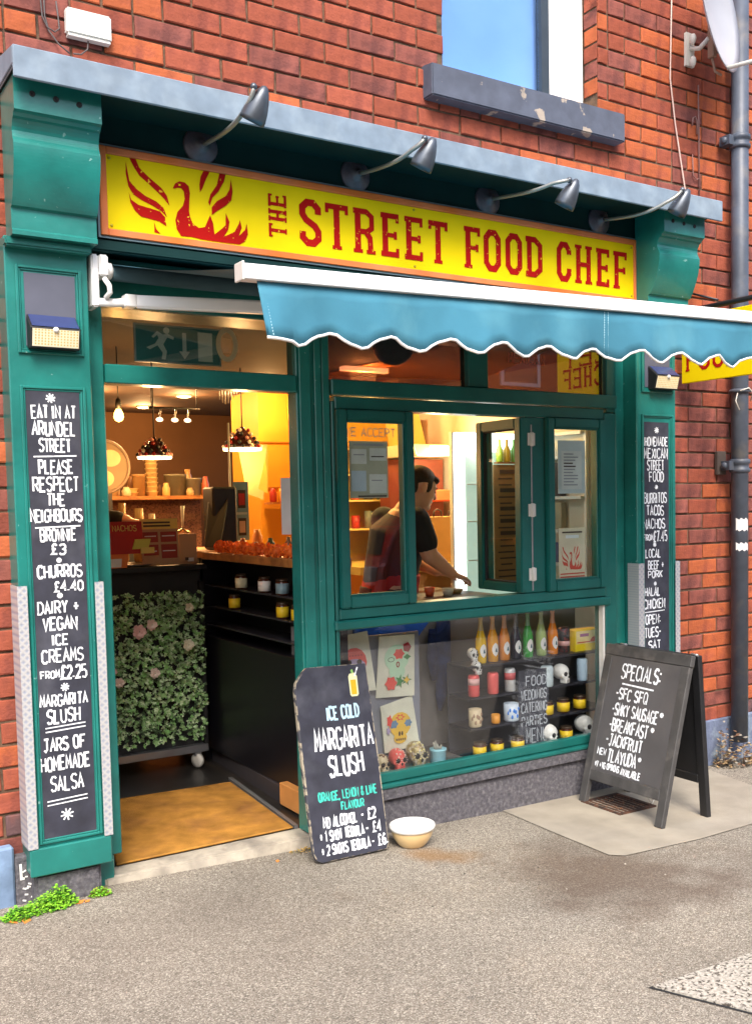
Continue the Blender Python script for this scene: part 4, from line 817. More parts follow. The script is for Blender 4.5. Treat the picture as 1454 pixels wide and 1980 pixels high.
T2('-JACKFRUIT', .115, .355, H_ - .462, .054, .0078); T2('NEW', .072, .13, H_ - .528, .030, .006); T2('TLAYUDA', .145, .335, H_ - .536, .058, .0082); burst(g, .355, H_ - .52, .011, O, U, V, N, sw=.006)
T2("*V +VG OPTIONS", .068, .235, H_ - .592, .028, .0058); T2('AVAILABLE', .248, .375, H_ - .597, .030, .0058)
part('lettering', g, CHALK, AB, fix=False)
A2, U2, V2, N2, W2, H2 = leaf(3.612, 3.552, -.155, -.70, -.118, -.675, .768, 1, '')
if N2.x < 0: N2 = -N2
for nm, pr in (('leg', [(0, 0), (lw, 0), (lw, H2), (0, H2)]), ('leg', [(W2 - lw, 0), (W2, 0), (W2, H2), (W2 - lw, H2)]), ('top_rail', [(lw + .001, H2 - .055), (W2 - lw - .001, H2 - .055), (W2 - lw - .001, H2), (lw + .001, H2)]), ('bottom_rail', [(lw + .001, .16), (W2 - lw - .001, .16), (W2 - lw - .001, .20), (lw + .001, .20)])):
    part(nm, G().prism(pr, A2, U2, V2, N2, fs), BLACK, AB, .003)
part('panel', G().prism([(lw, .20), (W2 - lw, .20), (W2 - lw, H2 - .055), (lw, H2 - .055)], A2 + N2 * .008, U2, V2, N2, .010), BLACK, AB)
g = G(); g.tube([(3.38, -.45, .18), (3.46, -.47, .05), (3.59, -.45, .18)], .003, 6); part('rope', g, OFFW, AB)
for y in (-.20, -.66): part('hinge', G().lathe([(.006, -.02), (.006, .02)], (3.545, y, .776), 8, axis=(0, 1, 0)), mat('steel', (.4, .4, .4), .35, .8), AB)

# ---------------------------------------------------------------- dog bowl
bx, by = 2.262, -.240; bzg = zg(bx)
g = G(); pf = [(.050, 0), (.055, .004), (.068, .018), (.084, .044), (.090, .066), (.090, .072), (.0975, .076), (.100, .086), (.0975, .093), (.092, .093), (.088, .082), (.078, .05), (.05, .014), (.0001, .008)]
bt = solo('dog_bowl', 'round cream china bowl standing on the pavement by the leaning chalkboard', 'bowl', g.lathe(pf, (bx, by, bzg + .002), 40, mi_of=lambda j: 0 if j < 5 else 1), [mat('cream_glazed_china', (.70, .50, .24), .3, var=.08, coat=.4), mat('white_glaze', (.82, .80, .74), .18, coat=.5)], loc=(bx, by, bzg))

# ---------------------------------------------------------------- weeds and leaves
def weed(name, label, blobs, n, ms, loc, size=(.006, .013), group=None):
    g = G(); r = random.Random(len(label))
    for i in range(n):
        bx_, by_, rx, ry, h = blobs[r.randrange(len(blobs))]
        a = r.uniform(0, 2 * PI); d = math.sqrt(r.random()); x = bx_ + rx * d * math.cos(a); y = by_ + ry * d * math.sin(a); z = zg(x) + h * (1 - d * d) * r.uniform(.15, 1) + .003
        s = r.uniform(*size); t = r.uniform(0, 2 * PI); u = Vector((math.cos(t), math.sin(t), r.uniform(-.2, .6))).normalized(); v = u.cross(Vector((r.uniform(-.5, .5), r.uniform(-.5, .5), 1))).normalized(); p = Vector((x, y, z))
        g.face([p, p + u * s * .5 + v * s * .42, p + u * s * 1.05, p + u * s * .5 - v * s * .42], r.randrange(len(ms)))
        if i % 9 == 0: g.tube([(x, y, zg(x)), (x, y, z)], .001, 4, len(ms) - 1)
    return solo(name, label, 'weed', g, ms, kind='stuff', loc=loc, fix=False, group=group)
W1, W2m, W3 = mat('bright_leaf', (.16, .46, .02), .5, var=.2), mat('lime_leaf', (.30, .62, .04), .5, var=.2), mat('dark_green_leaf', (.05, .20, .012), .5)  # leaf greens dealt out at random, the last one darker
weed('weeds', 'bright green clump of weeds at the foot of the left pilaster', [(.79, -.150, .075, .050, .055), (.84, -.135, .065, .045, .075), (.70, -.17, .06, .045, .035)], 1700, [W1, W2m, W3, W2m], (.8, -.17, .08), (.007, .015))
weed('weeds', 'small tuft of weeds where the pilaster meets the door threshold', [(.985, -.125, .040, .022, .035)], 240, [W1, W2m, mat('olive_leaf', (.25, .27, .03), .6)], (1.02, -.1, .08))
weed('dry_weeds', 'dry tangled weeds and leaves around the foot of the drainpipe', [(4.50, -.12, .11, .06, .20), (4.60, -.14, .08, .05, .14), (4.42, -.08, .05, .04, .26)], 420, [mat('straw', (.40, .27, .13), .8), mat('brown_leaf', (.17, .09, .05), .8), mat('grey_leaf', (.28, .25, .20), .8)], (4.5, -.1, 0), (.012, .032))
weed('moss', 'yellow green moss and grit beside the threshold stone', [(1.82, -.075, .05, .03, .018), (1.95, -.1, .05, .03, .012)], 160, [mat('moss', (.22, .19, .05), .9), mat('ochre_grit', (.45, .27, .06), .9)], (1.84, -.07, .05), (.005, .011))
g = G()
for x, y, s, a in ((.905, -.155, .022, .3), (.71, -.215, .028, 1.2), (.67, -.20, .026, 2), (.93, -.16, .014, .5), (1.685, -.135, .014, 1)):
    z = zg(x) + .004; u = Vector((math.cos(a), math.sin(a), .1)) * s; v = Vector((-math.sin(a), math.cos(a), .15)) * s * .6; p = Vector((x, y, z)); g.face([p - u, p - v, p + u, p + v])
solo('fallen_leaves', 'few orange fallen leaves on the pavement by the weeds', 'leaves', g, mat('orange_leaf', (.62, .22, .04), .7), kind='stuff', fix=False, loc=(.8, -.25, .08))
g = G(); rr = random.Random(3)
for i in range(140):
    x = rr.uniform(.7, 4.4); y = rr.uniform(-2.4, -.05) if i % 3 else rr.uniform(-.3, -.06); s = rr.uniform(.002, .006); z = zg(x) + .001
    if abs(x - 2.9) < 1.6 and y < -1.65: continue
    g.box(x, x + s, y, y + s * rr.uniform(.5, 1.3), z, z + s * .5, i % 2)
solo('grit', 'loose bits of pale grit scattered over the pavement', 'grit', g, [mat('pale_grit', (.5, .45, .36), .9), mat('dark_grit', (.10, .085, .07), .9)], kind='stuff', loc=(2.4, -.5, 0))

# ---------------------------------------------------------------- interior shell
FZ, CZ = .10, 2.33
PLAS = mat('warm_brown_plaster', (.13, .058, .018), .85, var=.12, scale=3)
YWALL = mat('yellow_orange_paint', (.66, .29, .018), .6, var=.06, scale=3)
CREAM = mat('cream_wall_paint', (.66, .60, .50), .7, var=.06)
DARKF = mat('dark_floor_tiles', (.022, .02, .018), .35, var=.3)
CEIL = mat('brown_ceiling', (.10, .055, .028), .8)
WOOD = mat('orange_wood', (.42, .17, .045), .45, var=.25, scale=6, col2=(.30, .11, .03), mscale=20)
g = G().box(.90, 4.2, .071, 5.4, FZ - .06, FZ); struct('shop_floor', g, DARKF)
g = G().box(.90, 4.2, .21, 5.4, CZ, CZ + .1); struct('shop_ceiling', g, CEIL)
g = G(); g.box(.85, .95, .06, 5.3, -.05, CZ); struct('shop_wall', g, PLAS)
g = G(); g.box(4.05, 4.15, .06, 3.05, 0, CZ); struct('kitchen_side_wall', g, CREAM)
g = G().box(3.07, 4.05, .22, 3.049, CZ - .010, CZ - .002); struct('kitchen_ceiling', g, YWALL)
g = G(); g.box(.95, 4.1, 5.2, 5.3, 0, CZ); struct('shop_back_wall', g, PLAS)
g = G(); g.box(3.07, 4.05, 3.05, 3.55, FZ, CZ - .001); struct('kitchen_back_wall', g, YWALL)
g = G(); g.box(1.75, 3.069, 4.25, 4.35, FZ, 1.55); struct('low_partition', g, mat('terracotta_pegboard', (.36, .15, .07), .7, var=.3, scale=60, col2=(.14, .06, .03), mix=(.55, .6), mscale=90))
# soffit step above the counter
# ---------------------------------------------------------------- lamps (lit)
def plight(name, loc, e, col, r=.05, parent=None):
    l = bpy.data.lights.new(name, 'POINT'); l.energy = e; l.color = col; l.shadow_soft_size = r; o = bpy.data.objects.new(name, l); COL.objects.link(o)
    if parent: o.parent = parent; o.location = Vector(loc) - ORG[parent]
    else: o.location = loc
    ORG[o] = Vector(loc); return o
WARM = (1, .55, .22)
LITW = mat('lit_warm_white', (1, .9, .7), .5, emit=(1, .76, .40), estr=5); LITC = mat('lit_cool_white', (1, 1, 1), .5, emit=(.92, 1, .97), estr=1.0)
def spot(x, y, r, e, label):
    t = thing('ceiling_light', label, 'ceiling light', (x, y, CZ), 'round ceiling lights inside the shop')
    part('rim', G().lathe([(r * 1.25, 0), (r * 1.25, -.012), (r, -.014), (r, -.003)], (x, y, CZ - .0005), 20), OFFW, t); part('diffuser', G().lathe([(r, -.006), (r * .9, -.017), (.0001, -.02)], (x, y, CZ - .001), 20), LITW, t)
    plight('glow', (x, y, CZ - .07), e * .75, WARM, .05, t)
spot(2.33, 2.95, .085, 22, 'large round ceiling light seen at the top left of the doorway')
spot(2.98, 2.70, .085, 16, 'large round ceiling light by the yellow wall at the top of the doorway')
spot(1.98, 3.55, .045, 16, 'small ceiling spot nearest the left door jamb'); spot(2.72, 4.55, .045, 8, 'small ceiling spot deepest in the shop'); spot(2.72, 3.60, .045, 7, 'small ceiling spot left of the yellow wall')
def pendant(x, y, z, r, h, label):
    t = thing('pendant_lamp', label, 'pendant lamp', (x, y, z), 'beaded pendant lamps over the counter')
    g = G(); g.lathe([(r, -.010), (r * 1.04, 0), (r * 1.04, .004), (r * .9, .006)], (x, y, z), 24); part('rim', g, mat('lit_rim', (1, .9, .75), .5, emit=(1, .68, .40), estr=1.2), t)
    part('dome', G().lathe([(r * .92, .006), (r * .80, h * .25), (r * .45, h * .62), (r * .16, h * .9), (.01, h)], (x, y, z), 20), mat('dark_dome_glass', (.05, .015, .015), .2), t)
    gb = G(); rr = random.Random(int(x * 100))
    for k in range(5):
        f = k / 5; rad = r * (1 - f * .82) * .98
        for i in range(max(3, int(13 * (1 - f)))): a = 2 * PI * i / max(3, int(13 * (1 - f))) + k; gb.ball((x + rad * math.cos(a), y + rad * math.sin(a), z + .014 + h * f * .93), .0125, rr.choice((0, 0, 1, 2, 3)), 6, 4)
    part('beads', gb, [BLACK, mat('pink_bead', (.8, .35, .3), .3), mat('pearl_bead', (.85, .75, .62), .3), mat('ruby_bead', (.35, .02, .02), .2)], t, kind='stuff')
    part('cord', G().tube([(x, y, z + h), (x, y, CZ)], .004, 6), BLACK, t)
    plight('glow', (x, y, z - .05), 7, WARM, .05, t)
pendant(1.95, 2.0, 1.785, .095, .115, 'dark beaded pendant lamp with glowing rim, left in the doorway'); pendant(2.495, 2.0, 1.84, .115, .135, 'larger beaded pendant lamp with glowing rim before the yellow wall')
t = thing('bare_bulb', 'glowing teardrop bulb hanging bare near the left door jamb', 'light bulb', (1.60, 1.5, 1.97))
part('bulb', G().lathe([(.002, -.034), (.018, -.026), (.026, -.008), (.022, .014), (.012, .034)], (1.602, 1.5, 1.975), 16), mat('lit_filament', (1, .7, .3), .5, emit=(1, .50, .10), estr=4), t)
part('holder', G().lathe([(.014, .034), (.016, .06), (.010, .085), (.003, .09)], (1.602, 1.5, 1.975), 12), BLACK, t); part('cord', G().tube([(1.602, 1.5, 2.06), (1.602, 1.5, CZ)], .003, 6), BLACK, t); plight('glow', (1.602, 1.45, 1.97), 1.5, (1, .5, .15), .03, t)
t = thing('cup_rack', 'hanging rack with three small lit spots above the back counter', 'spot rack', (2.28, 2.6, 2.1))
part('rail', G().tube([(2.12, 2.6, 2.13), (2.46, 2.6, 2.13)], .008, 6), BLACK, t)
for x in (2.20, 2.30, 2.385): part('rod', G().tube([(x, 2.6, 2.125), (x - .01, 2.6, 2.065)], .006, 6), mat('steel', (.4, .4, .4)), t); part('spot_head', G().ball((x - .01, 2.6, 2.055), .02, n=10, m=6, sc=(1.2, 1, .7)), mat('lit_rim', (1, .9, .75)), t)
for x in (2.14, 2.44): part('hanger', G().tube([(x, 2.6, 2.135), (x, 2.6, CZ)], .004, 6), BLACK, t)

# ---------------------------------------------------------------- doormat, floor step
g = G(); 
pts = [(1.105, .085), (1.862, .085), (1.925, .93), (1.30, .985)]
g.hexa([(x, y, FZ + .002) for x, y in pts], [(x, y, FZ + .012) for x, y in pts])
solo('doormat', 'large tan coir doormat inside the open doorway', 'doormat', g, mat('tan_coir', (.46, .22, .045), 1.0, spec=.05, var=.30, scale=9, bump=1.0, bscale=260, col2=(.27, .125, .04), mix=(.45, .75), mscale=5), bevel=.004, loc=(1.5, .5, FZ))
part_edge = G().hexa([(1.868, .085, FZ + .001), (1.885, .085, FZ + .001), (1.96, 1.0, FZ + .001), (1.94, 1.0, FZ + .001)], [(1.868, .085, FZ + .014), (1.885, .085, FZ + .014), (1.96, 1.0, FZ + .014), (1.94, 1.0, FZ + .014)])
solo('mat_edging', 'thin grey metal edging strip along the right side of the doormat', 'edging strip', part_edge, mat('dull_metal', (.3, .3, .3)), loc=(1.9, .5, FZ))

# ---------------------------------------------------------------- hedge-fronted trolley counter
HC = thing('trolley_counter', 'black trolley counter faced with artificial hedge inside the doorway', 'counter', (1.5, 1.5, FZ))
cy = 1.34
part('cabinet', G().box(.97, 1.965, cy + .03, 1.85, .205, 1.16), BLACKM, HC, .004); part('top', G().box(.96, 1.985, cy - .02, 1.87, 1.161, 1.19), BLACK, HC, .003)
part('base_bar', G().box(.97, 1.965, cy - .015, cy + .028, .185, .225), mat('chrome_bar', (.35, .36, .38), .3, .8), HC, .003); part('corner_post', G().box(1.945, 1.967, cy - .012, cy + .028, .226, 1.10), BLACK, HC, .002)
for x in (1.905, 1.05):
    c = part('caster', G().lathe([(.012, -.012), (.036, -.012), (.040, 0), (.036, .012), (.012, .012)], (x, cy - .002, FZ + .041), 18, axis=(.9, .4, 0)), OFFW, HC); part('fork', G().box(x - .018, x + .018, cy - .015, cy + .01, FZ + .07, FZ + .086), mat('steel', (.4, .4, .4)), c)
g = G(); rr = random.Random(21)
for i in range(3800):
    x = rr.uniform(1.10, 1.955); z = rr.uniform(.26, 1.05); dens = math.sin(x * 31 + 2 * math.sin(z * 13)) * math.sin(z * 27 + x * 9)
    if dens < -.7 and rr.random() < .7: continue
    if z < .36 and rr.random() < (.36 - z) * 7: continue
    out = rr.uniform(.0, .045) + .025 * max(0, dens); c0 = Vector((x, cy + .015 - out, z)); ci = rr.choice((0, 0, 1, 1, 2, 3)); tilt = Vector((rr.uniform(-.7, .7), -1, rr.uniform(-.5, .9))).normalized()
    e1 = tilt.orthogonal().normalized(); e2 = tilt.cross(e1); ph = rr.uniform(0, 6); nl = rr.choice((4, 5, 6))
    for k in range(nl):
        a_ = ph + k * 2 * PI / nl; u = (e1 * math.cos(a_) + e2 * math.sin(a_) + tilt * rr.uniform(.1, .7)).normalized(); v = u.cross(tilt).normalized(); s = rr.uniform(.010, .020)
        g.face([c0, c0 + u * s * .5 + v * s * .30, c0 + u * s, c0 + u * s * .5 - v * s * .30], ci if rr.random() < .8 else rr.randrange(4))
part('foliage', g, [mat('hedge_green', (.30, .50, .20), .6, var=.2), mat('hedge_pale', (.56, .72, .42), .6, var=.2), mat('hedge_dark', (.06, .11, .045), .6), mat('hedge_bright', (.26, .52, .16), .55)], HC, kind='stuff', fix=False)
for x, z, r, c in ((1.60, .865, .040, 0), (1.665, .895, .032, 1), (1.865, .97, .026, 2), (1.855, .775, .034, 2), (1.455, .675, .028, 0), (1.49, .615, .028, 1), (1.672, .645, .030, 1)):
    g = G(); rr = random.Random(int(x * 1000)); r *= .82
    for i in range(16):
        a = i * 2.4; f = (i / 16) ** .6; u = Vector((math.cos(a), 0, math.sin(a))); p = Vector((x, cy - .055 - .02 * (1 - f), z)); t_ = Vector((-u.z, 0, u.x)); q0 = p + u * r * f * .35
        g.face([q0 - t_ * r * .3, q0 + t_ * r * .3, q0 + u * r * .75 * (f * .5 + .5) + t_ * r * .38 - Vector((0, .012 * (1 - f), 0)), q0 + u * r * .95 * (f * .5 + .5) - Vector((0, .01, 0)), q0 + u * r * .75 * (f * .5 + .5) - t_ * r * .38 - Vector((0, .012 * (1 - f), 0))])
    part('flower', g, [mat('pink_petals', (.90, .60, .55), .7), mat('blush_petals', (.92, .76, .66), .7), mat('cream_petals', (.90, .86, .66), .7)][c], HC, label=('pink cloth rose', 'pale blush cloth rose', 'cream cloth rose')[c], fix=False)
# things on the trolley counter
def card(name, label, cat, x0, x1, z0, z1, y, m, lines=(), tilt=0, th=.004, group=None, extra=None, sk=0):
    t = thing(name, label, cat, ((x0 + x1) / 2, y, z0), group)
    f = lambda x, z: (x + sk * (z - z0), y + tilt * (z - z0), z)
    g = G(); g.hexa([f(x0, z0), f(x1, z0), (f(x1, z0)[0], y + th, z0), (f(x0, z0)[0], y + th, z0)], [f(x0, z1), f(x1, z1), (f(x1, z1)[0], y + th + tilt * (z1 - z0), z1), (f(x0, z1)[0], y + th + tilt * (z1 - z0), z1)])
    part('sheet', g, m, t)
    if lines:
        g = G(); mm = []
        for k, (a, b, c, d, mt) in enumerate(lines):
            if mt not in mm: mm.append(mt)
            xa, xb = x0 + (x1 - x0) * a, x0 + (x1 - x0) * b; za, zb = z0 + (z1 - z0) * c, z0 + (z1 - z0) * d; o = -.0012 - k * .0001
            P = [f(xa, za), f(xb, za), f(xb, zb), f(xa, zb)]; g.face([(p[0], p[1] + o, p[2]) for p in P], mm.index(mt))
        part('print', g, mm, t, fix=False)
    return t
INK = mat('dark_print', (.05, .035, .03), .7); INKR = mat('maroon_print', (.30, .03, .02), .6); PAPY = mat('yellow_card', (.78, .58, .14), .6); KRAFT = mat('kraft_paper', (.48, .29, .16), .8, var=.1); PAPER = mat('white_paper', (.75, .76, .76), .7)
REDC = mat('red_card', (.50, .02, .015), .6)
t = card('menu_card', 'red card with gold script propped on the trolley counter', 'card', 1.475, 1.645, 1.262, 1.425, 1.30, REDC, tilt=.15)
g = G(); text(g, 'NACHOS', (0, 1.2985, 0), X3, Z3, NY, 1.495, 1.615, 1.392, .028, .004); g.v = [(x, 1.2965 + .15 * (z - 1.262), z) for x, y, z in g.v]; part('lettering', g, PAPY, t, fix=False)
card('menu_card', 'brown and cream price list standing beside the red card', 'card', 1.655, 1.853, 1.192, 1.435, 1.36, KRAFT, [(.0, 1, .78, 1, PAPY), (.08, .8, .9, .94, INK), (.08, .8, .83, .87, INK), (.05, .45, .5, .72, INKR), (.52, .95, .5, .72, INKR), (.05, .45, .22, .45, INKR), (.52, .95, .15, .45, INKR), (.1, .4, .62, .64, PAPER), (.56, .9, .62, .64, PAPER), (.56, .9, .3, .32, PAPER), (.1, .4, .3, .32, PAPER)], tilt=.1)
card('paper_bag', 'plain kraft paper bag standing at the right end of the trolley counter', 'paper bag', 1.86, 1.955, 1.192, 1.352, 1.38, KRAFT, [(.45, .8, .08, .2, WHITE), (.3, .5, .12, .22, INK)], th=.05)
card('snack_packet', 'orange and white snack packet at the left end of the trolley counter', 'packet', 1.44, 1.56, 1.192, 1.27, 1.31, mat('orange_packet', (.80, .20, .03), .5), [(.1, .75, .05, .6, WHITE)], th=.03, sk=.1)
card('price_tag', 'small yellow price tag in front of the menus, lower one', 'price tag', 1.625, 1.695, 1.262, 1.292, 1.285, PAPY, th=.01); card('price_tag', 'yellow star shaped price tag above the lower tag', 'price tag', 1.585, 1.665, 1.285, 1.335, 1.29, mat('lime_card', (.66, .60, .10), .6), th=.01, sk=.3)
solo('tray', 'dark oval tray lying before the menu cards', 'tray', G().lathe([(.0001, 0), (.12, 0), (.135, .012), (.13, .012), (.115, .004), (.0001, .004)], (1.62, 1.46, 1.192), 24), mat('pewter', (.14, .12, .10), .4, .5), loc=(1.62, 1.46, 1.19))
TAP = mat('brass_tap', (.62, .42, .25), .25, .8)
t = thing('beer_tap', 'curved brass tap standing behind the paper bag', 'tap', (1.93, 1.62, 1.19)); part('spout', G().tube([(1.90, 1.62, 1.192), (1.905, 1.62, 1.30), (1.93, 1.62, 1.352), (1.965, 1.62, 1.37), (2.0, 1.62, 1.352), (2.02, 1.62, 1.30)], .009, 8), TAP, t); part('handle', G().tube([(1.965, 1.62, 1.38), (1.97, 1.62, 1.50)], [.006, .012], 8), WHITE, t)

# ---------------------------------------------------------------- side counter with jar shelves
SCt = thing('side_counter', 'black counter with wooden top and jar shelves right of the doormat', 'counter', (2.05, .75, FZ))
BK = mat('blue_black_laminate', (.008, .008, .012), .35, var=.1)
g = G(); g.box(2.16, 2.18, .14, 1.45, .18, 1.215); g.box(2.0, 2.16, .14, .16, .18, 1.215); g.box(2.0, 2.16, 1.43, 1.45, .18, 1.215); part('carcass', g, BK, SCt)
part('lower_panel', G().box(2.0, 2.159, .161, 1.429, .181, .80), BK, SCt, .002)
for z in (1.075, .965, .865): part('shelf', G().box(2.005, 2.159, .161, 1.429, z - .008, z), mat('smoked_shelf', (.035, .035, .045), .25), SCt, .001)
part('worktop', G().box(1.965, 2.20, .12, 1.35, 1.216, 1.256), WOOD, SCt, .004)
part('corner_cabinet', G().box(1.995, 2.46, 1.46, 1.90, FZ, 1.215), BK, SCt, .003); part('corner_top', G().box(1.99, 2.48, 1.352, 1.92, 1.216, 1.256), WOOD, SCt, .004)
part('kickboard', G().hexa([(1.965, .12, FZ), (2.02, .12, FZ), (2.08, 1.45, FZ), (2.03, 1.45, FZ)], [(1.965, .12, .178), (2.02, .12, .178), (2.08, 1.45, .178), (2.03, 1.45, .178)]), mat('grey_skirting', (.05, .045, .05), .5), SCt)
JARY = mat('yellow_jar_label', (.82, .56, .015), .5, var=.06)
def jar(x, y, z, r, h, lab, glassc, label, group, lid=(.08, .05, .03), mark=True):
    t = thing('jar', label, 'jar', (x, y, z), group)
    part('glass_body', G().lathe([(r * .9, 0), (r, .004), (r, h * .80), (r * .86, h * .88)], (x, y, z), 16), glassc, t)
    part('label', G().lathe([(r + .0006, h * .10), (r + .0006, h * .74)], (x, y, z), 16), lab, t, fix=False)
    part('lid', G().lathe([(r * .90, h * .88), (r * .92, h * .90), (r * .92, h), (r * .8, h + .001), (.0001, h + .001)], (x, y, z), 16), mat('lid' + str(lid), lid, .35, .4), t)
    return t
DG = mat('dark_salsa_glass', (.07, .02, .01), .12)
for i, (y, z, lm, lb) in enumerate(((.971, 1.076, mat('cream_label', (.75, .70, .45), .5), 'jar with cream label, furthest on the upper counter shelf'), (.691, 1.076, mat('white_label', (.80, .76, .68), .5), 'jar with white label in the middle of the upper counter shelf'), (.49, 1.076, mat('teal_label', (.22, .32, .35), .4), 'blue grey jar nearest the door on the upper counter shelf'))):
    jar(2.03, y, z, .030, .075, lm, DG, lb, 'jars on the counter shelves')
for y, lb in ((1.068, 'yellow labelled jar at the far end of the lower counter shelf'), (.493, 'yellow labelled jar on the lower counter shelf, second from the post'), (.335, 'yellow labelled jar on the lower counter shelf beside the post')): jar(2.03, y, .966, .029, .075, JARY, DG, lb, 'jars on the counter shelves')
g = G(); rr = random.Random(4); OR1, OR2 = mat('marigold_orange', (.90, .20, .012), .7, var=.2), mat('marigold_deep', (.75, .13, .01), .7)
t = thing('marigold_garland', 'garland of orange marigold pompoms along the wooden counter edge', 'garland', (2.0, .75, 1.256))
for i in range(14):
    y = .30 + i * .066; x = 1.99 + .012 * math.sin(i * 2); z = 1.285 + .004 * math.sin(i * 1.7); g = G(); c = Vector((x, y, z)); r = .034
    g.ball(c, r * .7, 1, 8, 6)
    for k in range(60):
        u = Vector((rr.gauss(0, 1), rr.gauss(0, 1), rr.gauss(0, 1))).normalized(); v = u.orthogonal().normalized(); w_ = u.cross(v); a = rr.uniform(0, 6); v = v * math.cos(a) + w_ * math.sin(a); p = c + u * r * .7
        g.face([p - v * .006, p + v * .006, p + u * .011 + v * .008, p + u * .011 - v * .008], k % 2)
    part('pompom', g, [OR1, OR2], t, fix=False)
t = thing('notice', 'narrow white notice hanging inside by the door post above the counter', 'notice', (2.02, .40, 1.36)); part('sheet', G().hexa([(2.02, .455, 1.36), (2.06, .36, 1.36), (2.062, .361, 1.36), (2.022, .456, 1.36)], [(2.02, .455, 1.62), (2.06, .36, 1.62), (2.062, .361, 1.62), (2.022, .456, 1.62)]), PAPER, t)
# till screen, blue banner, small items on the wooden top
t = thing('till_screen', 'black till screen on a slanted stand at the counter corner', 'till', (2.10, 1.42, 1.256))
part('screen', G().hexa([(1.99, 1.36, 1.275), (2.05, 1.30, 1.285), (2.07, 1.33, 1.285), (2.01, 1.39, 1.275)], [(2.08, 1.50, 1.60), (2.17, 1.42, 1.60), (2.19, 1.45, 1.60), (2.10, 1.53, 1.60)]), BLACK, t, .004); part('stand', G().box(2.06, 2.20, 1.40, 1.55, 1.257, 1.60), mat('dark_grey_plastic', (.03, .03, .035), .4), t, .01)
t = card('photo_banner', 'tall pale blue banner with two framed pictures on the counter', 'banner', 2.245, 2.335, 1.30, 1.63, 1.56, mat('pale_blue_card', (.22, .38, .46), .6), [(.28, .8, .55, .86, INK), (.34, .74, .60, .80, REDC), (.28, .8, .08, .38, INK), (.34, .74, .13, .33, mat('beige_print', (.6, .45, .35), .6)), (.1, .9, .44, .48, mat('pale_print', (.5, .62, .66), .6))])
solo('slim_pole', 'slim white pole standing behind the till screen', 'pole', G().tube([(2.235, 1.58, 1.25), (2.235, 1.58, 1.96)], .006, 8), OFFW, loc=(2.235, 1.58, 1.25))
for i, (x, y, r, h, c, lb) in enumerate(((2.12, 1.15, .022, .07, (.35, .08, .03), 'small red brown pot on the counter behind the garland'), (2.13, .62, .018, .085, (.22, .10, .03), 'slim brown bottle on the counter behind the garland'), (2.12, .48, .026, .10, (.30, .12, .04), 'amber sauce bottle on the counter by the notice'), (2.15, 1.05, .020, .05, (.55, .48, .38), 'small pale cup on the counter behind the garland'), (2.14, .85, .022, .075, (.10, .14, .05), 'small dark green pot on the counter by the yellow wall'))):
    solo('condiment', lb, 'condiment', G().lathe([(r, 0), (r, h * .65), (r * .55, h * .8), (r * .5, h), (.0001, h)], (x, y, 1.257), 14), mat('cond%d' % i, c, .3), loc=(x, y, 1.257))
t = thing('paper_flag', 'folded cream paper flag hanging under the larger pendant lamp', 'bunting', (2.64, 2.2, 1.7))
part('sheet', G().hexa([(2.60, 2.20, 1.57), (2.70, 2.17, 1.53), (2.702, 2.172, 1.53), (2.602, 2.202, 1.57)], [(2.55, 2.2, 1.86), (2.725, 2.15, 1.88), (2.727, 2.152, 1.88), (2.552, 2.202, 1.86)]), mat('buff_flag', (.34, .25, .09), .8), t)
part('fold', G().hexa([(2.645, 2.12, 1.60), (2.72, 2.15, 1.57), (2.722, 2.152, 1.57), (2.647, 2.122, 1.60)], [(2.705, 2.13, 1.80), (2.73, 2.15, 1.86), (2.732, 2.152, 1.86), (2.707, 2.132, 1.80)]), mat('yellow_flag', (.45, .27, .04), .8), t)
t = card('wall_poster', 'small orange sketch poster on the yellow wall', 'poster', 3.42, 3.56, 1.75, 2.02, 3.04, mat('orange_poster', (.68, .33, .04), .7), [(.2, .8, .2, .25, INK), (.3, .75, .55, .8, mat('brown_print', (.30, .10, .03), .7)), (.25, .4, .4, .5, INK)])
g = G(); g.tube([(3.30, 3.02, 2.30), (3.30, 3.02, 2.13), (3.32, 3.02, 2.05), (3.38, 3.02, 2.03)], .010, 8); solo('wall_cable', 'yellow cable hanging at the top of the yellow wall', 'cable', g, mat('yellow_cable', (.75, .5, .05), .5), loc=(3.3, 3.02, 2.2))

# ---------------------------------------------------------------- back shelf and its goods
solo('plank_shelf', 'orange wooden plank shelf on the low partition deep in the shop', 'shelf', G().box(1.72, 3.068, 3.88, 4.30, 1.551, 1.580), WOOD, .003, loc=(2.4, 4.1, 1.55))
def stackc(x, y, z, r, n, dh, m, label, group=None):
    t = thing('cup_stack', label, 'cups', (x, y, z), group)
    for i in range(n): part('cup', G().lathe([(r * .8, 0), (r, dh * .9), (r * 1.06, dh * .93), (r * 1.06, dh)], (x, y, z + i * dh), 14), m, t)
CRM = mat('cream_card', (.75, .58, .28), .6)
stackc(2.60, 4.05, 1.581, .048, 8, .036, CRM, 'tall stack of cream tubs under the left pendant lamp'); stackc(2.30, 4.1, 1.581, .06, 1, .10, CRM, 'single wide cream tub by the round disc'); stackc(2.42, 4.0, 1.581, .055, 2, .03, CRM, 'two stacked low tubs left of the tall tub stack')
